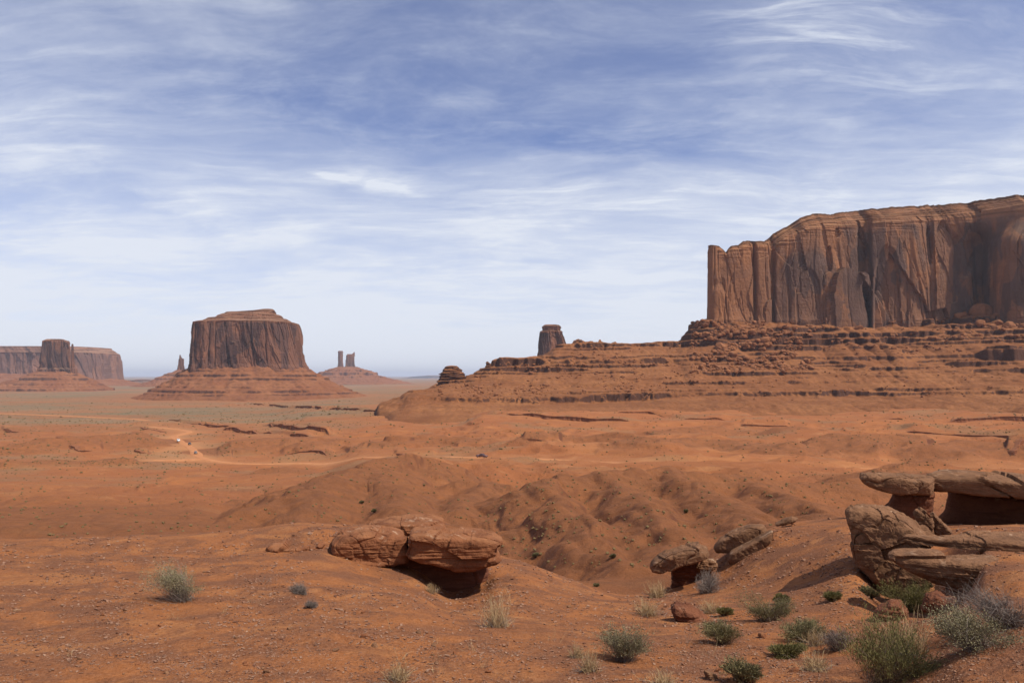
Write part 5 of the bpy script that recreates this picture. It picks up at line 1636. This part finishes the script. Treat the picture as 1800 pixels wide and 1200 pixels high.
def shrub(name, label, cat, loc, wd, ht, kind, seed, group=None):
    """kind: sage, green, olive, straw, grey"""
    rng = np.random.RandomState(seed)
    o = thing(name, label, cat, loc, 0.0, group)
    px_size = loc[1] / 796.0                          # a pixel of the scored picture, in metres
    if kind == 'stalk':
        n = rng.randint(7, 18)
        bs = rng.normal(size=(n, 3)) * np.array([wd * 0.18, wd * 0.18, 0])
        tp = bs + dome_dirs(rng, n, 0.5) * np.array([wd * 0.7, wd * 0.7, ht]) * rng.uniform(0.4, 1.1, (n, 1))
        v, f = blades(rng, bs, tp, max(0.003, px_size * 0.3), 4, 0.05)
        mesh_obj('stalks', v, f, M_straw if seed % 3 else M_grey, o)
        return o
    if kind == 'straw':
        n = int(150 + 260 * min(1, wd))
        bs = rng.normal(size=(n, 3)) * np.array([wd * 0.13, wd * 0.13, 0])
        dr = dome_dirs(rng, n, 0.9)
        tp = bs + dr * np.array([wd * 0.55, wd * 0.55, ht]) * rng.uniform(0.45, 1.1, (n, 1))
        v, f = blades(rng, bs, tp, max(0.004, px_size * 0.33), 4, 0.08)
        mesh_obj('blades', v, f, M_straw, o)
        n2 = n // 3
        bs = rng.normal(size=(n2, 3)) * np.array([wd * 0.2, wd * 0.2, 0])
        dr = dome_dirs(rng, n2, 0.1)
        v, f = blades(rng, bs, bs + dr * np.array([wd * 0.5, wd * 0.5, ht * 0.4]), max(0.004, px_size * 0.33), 3, 0.1)
        mesh_obj('old_blades', v, f, M_grey, o)
        return o
    # lobes of the crown
    nl = {'sage': 9, 'green': 7, 'olive': 8, 'grey': 6}[kind]
    lob = np.stack([rng.uniform(-0.36, 0.36, nl) * wd, rng.uniform(-0.30, 0.30, nl) * wd, rng.uniform(0.10, 0.46, nl) * ht], 1)
    lr = rng.uniform(0.13, 0.33, nl)
    # stems
    ns = {'sage': 420, 'green': 520, 'olive': 420, 'grey': 620}[kind]
    li = rng.randint(nl, size=ns)
    dr = dome_dirs(rng, ns, 0.35)
    R_ = lr[li][:, None] * np.array([wd, wd, ht * 1.35]) * rng.uniform(0.45, 1.3, (ns, 1))
    tips = lob[li] + dr * R_
    tips[:, 2] = np.clip(tips[:, 2], 0.03 * ht, None)
    bs = rng.normal(size=(ns, 3)) * np.array([wd * 0.07, wd * 0.07, 0])
    v, f = blades(rng, bs, tips, max(0.003, px_size * 0.28), 4, 0.04)
    mesh_obj('twigs', v, f, M_grey if kind in ('sage', 'grey') else M_twig, o)
    if kind == 'grey':
        k = rng.randint(ns, size=ns)
        b2 = tips[k] * rng.uniform(0.5, 0.9, (ns, 1)) + bs[k] * 0.1
        t2 = b2 + rng.normal(size=(ns, 3)) * 0.09 * wd + np.array([0, 0, 0.08 * ht])
        v, f = blades(rng, b2, t2, max(0.003, px_size * 0.25), 2, 0.0)
        mesh_obj('fine_twigs', v, f, M_grey, o)
        return o
    nd = 60
    k = rng.randint(ns, size=nd)
    ot = tips[k] * rng.uniform(0.9, 1.28, (nd, 1)) + rng.normal(size=(nd, 3)) * 0.08 * wd
    ot[:, 2] = np.abs(ot[:, 2])
    v, f = blades(rng, bs[k], ot, max(0.004, px_size * 0.32), 4, 0.05)
    mesh_obj('dead_twigs', v, f, M_grey, o)
    per = {'sage': 26, 'green': 26, 'olive': 24}[kind]
    pts, dirs = [], []
    for q in range(per):
        t = rng.uniform(0.62, 1.04, (ns, 1))
        pts.append(bs + (tips - bs) * t + rng.normal(size=(ns, 3)) * 0.022 * wd + np.array([0, 0, 0.04 * ht]) * np.sin(np.pi * t))
        dd_ = (tips - bs) + rng.normal(size=(ns, 3)) * 0.42 * np.linalg.norm(tips - bs, axis=1, keepdims=True)
        if kind != 'sage':
            dd_[:, 2] += 0.35 * ht
        dirs.append(dd_)
    pts, dirs = np.vstack(pts), np.vstack(dirs)
    pts[:, 2] = np.clip(pts[:, 2], 0.01, None)
    sz = max(0.012, px_size * 0.95)
    ln, w_ = {'sage': (sz * 1.1, sz * 0.55), 'green': (sz * 2.2, sz * 0.38), 'olive': (sz * 1.5, sz * 0.5)}[kind]
    v, f = leaves(rng, pts, dirs, ln, w_)
    mesh_obj('foliage', v, f, {'sage': M_sage, 'green': M_green, 'olive': M_olive}[kind], o, smooth=False)
    return o


def plant(name, label, cat, px, py, wpx, hpx, kind, seed, group=None, Y=None):
    h = on_land(px, py)
    if Y is not None:
        h = Vector((X_of(px, Y), Y, Z_of(py, Y)))
    k_ = 1.32 if kind != 'straw' else 1.1
    return shrub(name, label, cat, (h.x, h.y, h.z - 0.01), k_ * wpx / F * h.y, k_ * hpx / F * h.y, kind, seed, group)


plant('sagebrush', 'round grey green sagebrush alone on the bare red slope at the left', 'shrub', 322, 1056, 92, 62, 'sage', 1)
plant('dead_shrub', 'low dark dead shrub flattened on the slope left of the cracked ledge', 'shrub', 530, 1043, 44, 22, 'grey', 2)
plant('dead_shrub', 'tiny wispy grey dead plant just below the low dark dead shrub', 'shrub', 546, 1068, 24, 18, 'grey', 3)
plant('dry_grass_tuft', 'tall straw coloured grass tuft below the right block of the cracked ledge', 'grass tuft', 872, 1102, 66, 66, 'straw', 4)
plant('sagebrush', 'ball shaped pale grey sagebrush near the bottom centre', 'shrub', 1094, 1162, 78, 74, 'sage', 5)
plant('dry_grass_tuft', 'thin greyish dry grass left of the ball shaped sagebrush', 'grass tuft', 1036, 1180, 44, 40, 'straw', 6)
plant('dry_grass_tuft', 'small sparse dry grass at the left of the ball shaped sagebrush, farther uphill', 'grass tuft', 1014, 1156, 36, 26, 'straw', 7)
plant('desert_shrub', 'wide dark olive shrub in the middle of the hollow', 'shrub', 1350, 1092, 76, 46, 'olive', 8)
plant('desert_shrub', 'olive shrub right of the dark red rough rock', 'shrub', 1274, 1132, 62, 40, 'olive', 9)
plant('desert_shrub', 'olive shrub with pale grass at its foot, right of the hollow', 'shrub', 1416, 1128, 68, 40, 'olive', 10)
plant('dry_grass_tuft', 'pale dry grass growing against the olive shrub right of the hollow', 'grass tuft', 1436, 1134, 48, 34, 'straw', 11)
plant('rabbitbrush', 'bright green bush growing at the foot of the tall boulder', 'shrub', 1602, 1076, 70, 56, 'green', 12)
plant('rabbitbrush', 'big yellow green bush at the bottom edge right of centre, largest of the green bushes', 'shrub', 1556, 1205, 150, 112, 'green', 13)
plant('dry_grass_tuft', 'tall dry grass standing behind the big yellow green bush', 'grass tuft', 1598, 1158, 110, 88, 'straw', 14)
plant('sagebrush', 'wide grey green shrub on the right bank above the crumbling corner rock', 'shrub', 1716, 1140, 130, 74, 'sage', 15)
plant('dead_shrub', 'tall grey leafless bush at the right edge of the bank', 'shrub', 1766, 1098, 120, 78, 'grey', 16)
plant('dry_grass_tuft', 'orange tinted dry grass between the lower shelf and the wide grey green shrub', 'grass tuft', 1690, 1110, 70, 50, 'straw', 17)
plant('dead_shrub', 'grey leafless bush in the shade beneath the leaning pair of slabs', 'shrub', 1240, 1042, 50, 42, 'grey', 18)
plant('dry_grass_tuft', 'dry grass under the nose of the lowest tilted slab', 'grass tuft', 1156, 1050, 40, 32, 'straw', 19)
plant('weed', 'tiny green plant behind the wide dark olive shrub', 'plant', 1374, 1060, 18, 13, 'green', 20)
plant('weed', 'tiny green plant on the bare slope left of the tall boulder', 'plant', 1466, 1056, 22, 13, 'green', 21)
plant('weed', 'dark tiny plant against the shaded foot of the tall boulder', 'plant', 1530, 1050, 24, 16, 'olive', 22)
plant('rabbitbrush', 'low yellow green tuft between the olive shrubs and the bottom edge', 'shrub', 1384, 1154, 56, 24, 'green', 23)
plant('dry_grass_tuft', 'pale grass clump left of the big yellow green bush', 'grass tuft', 1432, 1178, 64, 36, 'straw', 24)
plant('dead_shrub', 'brown shaggy dead bush between the pale grass and the tall dry grass', 'shrub', 1474, 1142, 56, 48, 'grey', 25)
plant('desert_shrub', 'olive shrub at the bottom edge below the hollow', 'shrub', 1306, 1198, 50, 34, 'olive', 26)
plant('dry_grass_tuft', 'greenish dry tuft at the bottom edge right of the ball shaped sagebrush', 'grass tuft', 1166, 1204, 52, 30, 'straw', 27)
plant('dry_grass_tuft', 'thin dry grass at the rim of the hollow left of the dark red rough rock', 'grass tuft', 1138, 1082, 54, 34, 'straw', 28)
plant('dry_grass_tuft', 'sparse dry grass behind the dark red rough rock', 'grass tuft', 1250, 1078, 50, 28, 'straw', 29)
plant('weed', 'small yellow green plant right of the dark red rough rock', 'plant', 1274, 1082, 20, 12, 'green', 30)
plant('dry_grass_tuft', 'thin dry stalks sprouting at the bottom edge left of centre', 'grass tuft', 700, 1196, 56, 34, 'straw', 31)
plant('dry_grass_tuft', 'short dry stalks on the slope under the shaded gap of the cracked ledge', 'grass tuft', 758, 1042, 22, 18, 'straw', 32)
for i, (px, py, s) in enumerate([(942, 980, 12), (1078, 980, 11), (1048, 1031, 9), (658, 900, 8), (1206, 902, 7), (636, 886, 7)]):
    plant('weed', ['tiny dark green bush on the dune slope below the ridge, left of its neighbour', 'tiny dark green bush on the dune slope straight above the ball shaped sagebrush', 'tiny green bush low on the dune slope near the crest of the foreground', 'tiny bush behind the flat slab of the cracked ledge', 'tiny bush in a gully of the dune slope right of centre', 'tiny pale bush on the ridge above the cracked ledge'][i], 'plant', px, py, s * 0.62, s * 0.5, 'olive', 40 + i)

# sparse dry stalks standing about on the near slope
rng = np.random.RandomState(21)
for i in range(22):
    px, py = rng.uniform(520, 1330), rng.uniform(1105, 1200)
    if i > 15:
        px, py = rng.uniform(20, 520), rng.uniform(985, 1190)
    plant('dry_stalks', 'few thin dry stalks sticking up from the bare red foreground', 'dry stalks', px, py, rng.uniform(14, 34), rng.uniform(12, 30), 'stalk', 60 + i, 'dry stalks on the foreground')

# scrub: the countless bushes dotted over the middle distance and the plain
rng = np.random.RandomState(33)
V, Fc, n = [], [], 0
bank = [stone_shape(np.random.RandomState(400 + i), sub=2) for i in range(6)]
tries = 0
while tries < 60000:
    tries += 1
    px = rng.uniform(-40, 1840)
    py = rng.uniform(692, 905)
    j = int(np.argmin(np.abs(T_P - px)))
    col = GPY[:, j]
    k = 560 + int(np.argmax(col[560:] <= py))
    if col[k] > py or T_Y[k] < 60 or np.min(col[300:k]) < py - 0.3:
        continue
    Y = float(T_Y[k])
    vg = float(veg[k, j])
    if road_d[k, j] < 4 or rng.rand() > (0.05 + 0.5 * vg) * min(1.0, Y / 500.0):
        continue
    sz = rng.uniform(0.35, 1.0) * (0.6 + 0.9 * rng.rand() ** 3) * min(0.8, 0.07 + Y / 900.0)
    if Y > 900 and rng.rand() < 0.10:
        sz *= 2.2
    v, f = bank[rng.randint(6)]
    q = v * np.array([sz, sz, sz * 0.75]) + rng.normal(0, 0.12 * sz, v.shape)
    V.append(q + (X_of(px, Y), Y, float(GZ[k, j]) + 0.3 * sz))
    Fc.append(f + n)
    n += len(v)
tries = 0
while tries < 2600:                                  # small tufts on the near badland slopes
    tries += 1
    px = rng.uniform(-40, 1840)
    py = rng.uniform(815, 1000)
    j = int(np.argmin(np.abs(T_P - px)))
    col = GPY[:, j]
    k = 480 + int(np.argmax(col[480:] <= py))
    if col[k] > py or T_Y[k] < 38 or T_Y[k] > 260 or np.min(col[300:k]) < py - 0.3:
        continue
    Y = float(T_Y[k])
    if fbm(np.array([X_of(px, Y) / 22.0]), np.array([Y / 30.0]), 0.0, 3)[0] < rng.uniform(-0.3, 0.6):
        continue
    sz = rng.uniform(0.06, 0.16) * (0.6 + Y / 160.0)
    v, f = bank[rng.randint(6)]
    q = v * np.array([sz, sz, sz * 0.75]) + rng.normal(0, 0.14 * sz, v.shape)
    V.append(q + (X_of(px, Y), Y, float(GZ[k, j]) + 0.3 * sz))
    Fc.append(f + n)
    n += len(v)
M_scrub = leaf_mat('far scrub', (0.130, 0.088, 0.036), (0.210, 0.140, 0.064))
sc = mesh_obj('scrub', np.vstack(V), np.vstack(Fc), M_scrub, smooth=False)
tag(sc, kind='stuff')

# ------------------------------------------------------------------ vehicles on the dirt road
def paint(name, col, rough=0.35, spec=0.5, metal=0.0):
    m, nt, b = new_mat(name)
    p = pos(nt)
    c = nt.mix(nt.math('MULTIPLY', nt.ramp(nt.noise(p, 1.5, 4, 0.6), 0.4, 0.7), 0.35), col, (0.34, 0.17, 0.09))
    nt.l.new(c, b.inputs['Base Color'])
    b.inputs['Roughness'].default_value = rough
    b.inputs['Specular IOR Level'].default_value = spec
    b.inputs['Metallic'].default_value = metal
    return m


M_white = paint('dusty white paint', (0.80, 0.80, 0.78))
M_black = paint('dusty black paint', (0.025, 0.025, 0.028))
M_maroon = paint('dusty dark red paint', (0.075, 0.022, 0.025))
M_silver = paint('dusty brown grey paint', (0.20, 0.16, 0.14))
M_glass = paint('dark window glass', (0.03, 0.035, 0.04), 0.08, 0.6)
M_tyre = paint('tyre rubber', (0.02, 0.02, 0.02), 0.9, 0.2)
M_rim = paint('wheel rim', (0.45, 0.45, 0.45), 0.4, 0.5, 0.6)
M_lamp = paint('lamp glass', (0.75, 0.75, 0.72), 0.15, 0.6)


def loft(name, secs, mat, parent):
    """secs: closed cross sections along x, each (x, [(y, z), ...])"""
    n = len(secs[0][1])
    co = [(x, y, z) for x, ring in secs for (y, z) in ring]
    f = grid_faces(len(secs), n, True)
    o = mesh_obj(name, np.array(co), f, mat, parent, smooth=True)
    return o


def ring(hw, z0, z1, r=0.12, taper=0.0):
    t = hw - taper
    return [(-hw + r, z0), (hw - r, z0), (hw, z0 + r), (hw, (z0 + z1) / 2), (t, z1 - r), (t - r, z1), (-t + r, z1), (-t, z1 - r), (-hw, (z0 + z1) / 2), (-hw, z0 + r)]


def cyl_y(x, y, z, r, w_, n=20):
    a = np.linspace(0, 2 * np.pi, n, endpoint=False)
    rows = []
    for rr, yy in ((0.01, -w_ / 2), (r * 0.85, -w_ / 2), (r, -w_ / 2 + 0.04), (r, w_ / 2 - 0.04), (r * 0.85, w_ / 2), (0.01, w_ / 2)):
        rows += [(x + rr * math.cos(t), y + yy, z + rr * math.sin(t)) for t in a]
    return np.array(rows), grid_faces(6, n, True)


def car(name, label, cat, loc, heading, body_mat, kind):
    """x is forward"""
    o = thing(name, label, cat, loc, heading, None)
    if kind == 'pickup':
        L, W, H = 5.4, 0.95, 1.80
        secs = [(-2.7, ring(W * 0.92, .55, 1.05)), (-2.62, ring(W, .45, 1.12)), (-0.75, ring(W, .42, 1.12)), (0.9, ring(W, .42, 1.12)), (2.2, ring(W * .97, .42, 1.08)), (2.6, ring(W * .9, .46, .98)), (2.72, ring(W * .8, .52, .88))]
        cab = [(-0.95, ring(W * .86, 1.08, 1.12, .02)), (-0.78, ring(W * .88, 1.05, 1.72, .08, .1)), (-0.5, ring(W * .88, 1.05, H, .08, .13)), (0.55, ring(W * .88, 1.05, H - .02, .08, .13)), (1.25, ring(W * .86, 1.05, 1.14, .02))]
        wx = (-1.75, 1.75)
        win = [(-0.62, 0.1), (0.18, 0.72)]
        zr = 1.7
    elif kind == 'van':
        L, W, H = 5.2, 1.0, 2.15
        secs = [(-2.6, ring(W * .92, .5, 1.9)), (-2.5, ring(W, .4, 2.1)), (1.2, ring(W, .4, 2.15, .15, .08)), (1.75, ring(W, .4, 1.6, .12, .06)), (2.1, ring(W * .97, .4, 1.2)), (2.5, ring(W * .9, .42, 1.05)), (2.62, ring(W * .8, .5, .9))]
        cab = None
        wx = (-1.6, 1.65)
        win = [(-2.2, -1.2), (-1.05, -0.05), (0.1, 1.1)]
        zr = 1.9
    else:
        L, W, H = 4.6, 0.93, 1.78
        secs = [(-2.3, ring(W * .9, .5, 1.0)), (-2.2, ring(W, .4, 1.08)), (0.7, ring(W, .38, 1.08)), (1.8, ring(W * .97, .38, 1.04)), (2.2, ring(W * .9, .42, .95)), (2.3, ring(W * .8, .5, .85))]
        cab = [(-2.22, ring(W * .86, 1.0, 1.08, .02)), (-2.0, ring(W * .88, 1.0, 1.66, .08, .1)), (-1.6, ring(W * .88, 1.0, H, .08, .13)), (0.2, ring(W * .88, 1.0, H - .02, .08, .13)), (1.05, ring(W * .86, 1.0, 1.09, .02))]
        wx = (-1.4, 1.4)
        win = [(-1.9, -1.1), (-1.0, -0.2), (-0.1, 0.45)]
        zr = 1.66
    # closed ends
    def cap_ends(s_):
        return [(s_[0][0], [(y * .02, (s_[0][1][0][1] + s_[0][1][5][1]) / 2) for y, z in s_[0][1]])] + s_ + [(s_[-1][0], [(y * .02, (s_[-1][1][0][1] + s_[-1][1][5][1]) / 2) for y, z in s_[-1][1]])]
    loft('body', cap_ends(secs), body_mat, o)
    if cab:
        loft('cabin', cap_ends(cab), body_mat, o)
    z0w = 1.14 if cab else 1.25
    for sgn in (-1, 1):
        for a, b_ in win:
            yb, yt = (W * .895, W * .895 - .09) if cab else (W + .01, W - .04)
            q = [(a, sgn * yb, z0w), (b_ + .12, sgn * yb, z0w), (b_, sgn * yt, zr - .06), (a + .05, sgn * yt, zr - .06)]
            q2 = [(x, y + sgn * .02, z) for x, y, z in q]
            mesh_obj('window', np.array(q + q2), np.array([[0, 1, 2, 3], [4, 5, 6, 7], [0, 1, 5, 4], [1, 2, 6, 5], [2, 3, 7, 6], [3, 0, 4, 7]]), M_glass, o, smooth=False)
    xa, xb, za, zb = {'pickup': (1.17, .66, 1.17, 1.70), 'van': (1.80, 1.28, 1.56, 2.05), 'suv': (.98, .32, 1.13, 1.68)}[kind]
    q = [(xa + .04, -W * .74, za), (xa + .04, W * .74, za), (xb + .04, W * .66, zb), (xb + .04, -W * .66, zb)]
    q2 = [(x + .03, y, z + .02) for x, y, z in q]
    box6 = np.array([[0, 1, 2, 3], [4, 5, 6, 7], [0, 1, 5, 4], [1, 2, 6, 5], [2, 3, 7, 6], [3, 0, 4, 7]])
    mesh_obj('windscreen', np.array(q + q2), box6, M_glass, o, smooth=False)
    for x in wx:
        for y in (-W + .08, W - .08):
            v, f = cyl_y(x, y, .38, .38, .24)
            wl = mesh_obj('wheel', v, f, M_tyre, o)
            v, f = cyl_y(x, y + (.05 if y > 0 else -.05), .38, .21, .17)
            mesh_obj('rim', v, f, M_rim, wl)
    for y in (-W * .62, W * .62):
        xf = secs[-2][0] + .02
        q = [(xf, y - .16, .70), (xf, y + .16, .70), (xf, y + .16, .86), (xf, y - .16, .86)]
        q2 = [(x + .10, yy, z) for x, yy, z in q]
        mesh_obj('headlight', np.array(q + q2), box6, M_lamp, o, smooth=False)
    mesh_obj('bumper', np.array([(secs[-1][0] - .05, -W * .85, .45), (secs[-1][0] - .05, W * .85, .45), (secs[-1][0] - .05, W * .85, .62), (secs[-1][0] - .05, -W * .85, .62),
                                 (secs[-1][0] + .12, -W * .8, .45), (secs[-1][0] + .12, W * .8, .45), (secs[-1][0] + .12, W * .8, .62), (secs[-1][0] + .12, -W * .8, .62)]), box6, M_tyre, o, smooth=False)
    return o


def on_road(px, rn, off=0.0, near_y=None):
    q, wd = road_lines[rn]
    pr = 900 + q[:, 0] / q[:, 1] * F
    err = np.abs(pr - px)
    if near_y is not None:
        err = err + np.abs(q[:, 1] - near_y) * 0.3
    k = int(np.argmin(err))
    k2 = min(k + 1, len(q) - 1)
    t = q[k2] - q[k - 1]
    t = t / np.hypot(*t)
    x, y = q[k] + np.array([-t[1], t[0]]) * off
    return (x, y, base_z(900 + x / y * F, y) + 0.0), math.atan2(t[1], t[0])


l, a = on_road(849, 'main')
car('pickup', 'dark red pickup truck driving along the dirt road in the middle distance', 'pickup truck', l, a + math.pi, M_maroon, 'pickup')
l, a = on_road(318, 'main', 2.0, base_y(318, 778, 300))
car('van', 'white van on the bend of the dirt road, farthest of the three vehicles there', 'van', l, a + math.pi, M_white, 'van')
l, a = on_road(328, 'main', -2.2, base_y(328, 782, 300))
car('car', 'black off-road car on the bend of the dirt road beside the white van', 'car', l, a + math.pi, M_black, 'suv')
l, a = on_road(345, 'main', 0.5, base_y(345, 797, 300))
car('car', 'brown grey car on the dirt road nearest the fork, following the white van', 'car', l, a + math.pi, M_silver, 'suv')

# ------------------------------------------------------------------ the air
HAZE = 3.3e-5
hz_lo, hz_hi = -140.0, 330.0
xs, ya, yb = 90000.0, -400.0, 100000.0
hv = [(-xs, ya, hz_lo), (xs, ya, hz_lo), (xs, yb, hz_lo), (-xs, yb, hz_lo), (-xs, ya, hz_hi), (xs, ya, hz_hi), (xs, yb, hz_hi), (-xs, yb, hz_hi)]
hm = bpy.data.materials.new('haze')
hm.use_nodes = True
ht = NT(hm.node_tree)
ht.n.clear()
vol = ht.node('ShaderNodeVolumePrincipled', {'Color': (0.80, 0.86, 1.0, 1), 'Density': HAZE, 'Anisotropy': 0.0})
ho = ht.node('ShaderNodeOutputMaterial')
ht.l.new(vol.outputs[0], ho.inputs['Volume'])
hz_o = mesh_obj('haze', np.array(hv), np.array([[3, 2, 1, 0], [4, 5, 6, 7], [0, 1, 5, 4], [1, 2, 6, 5], [2, 3, 7, 6], [3, 0, 4, 7]]), hm, smooth=False)
tag(hz_o, kind='stuff')
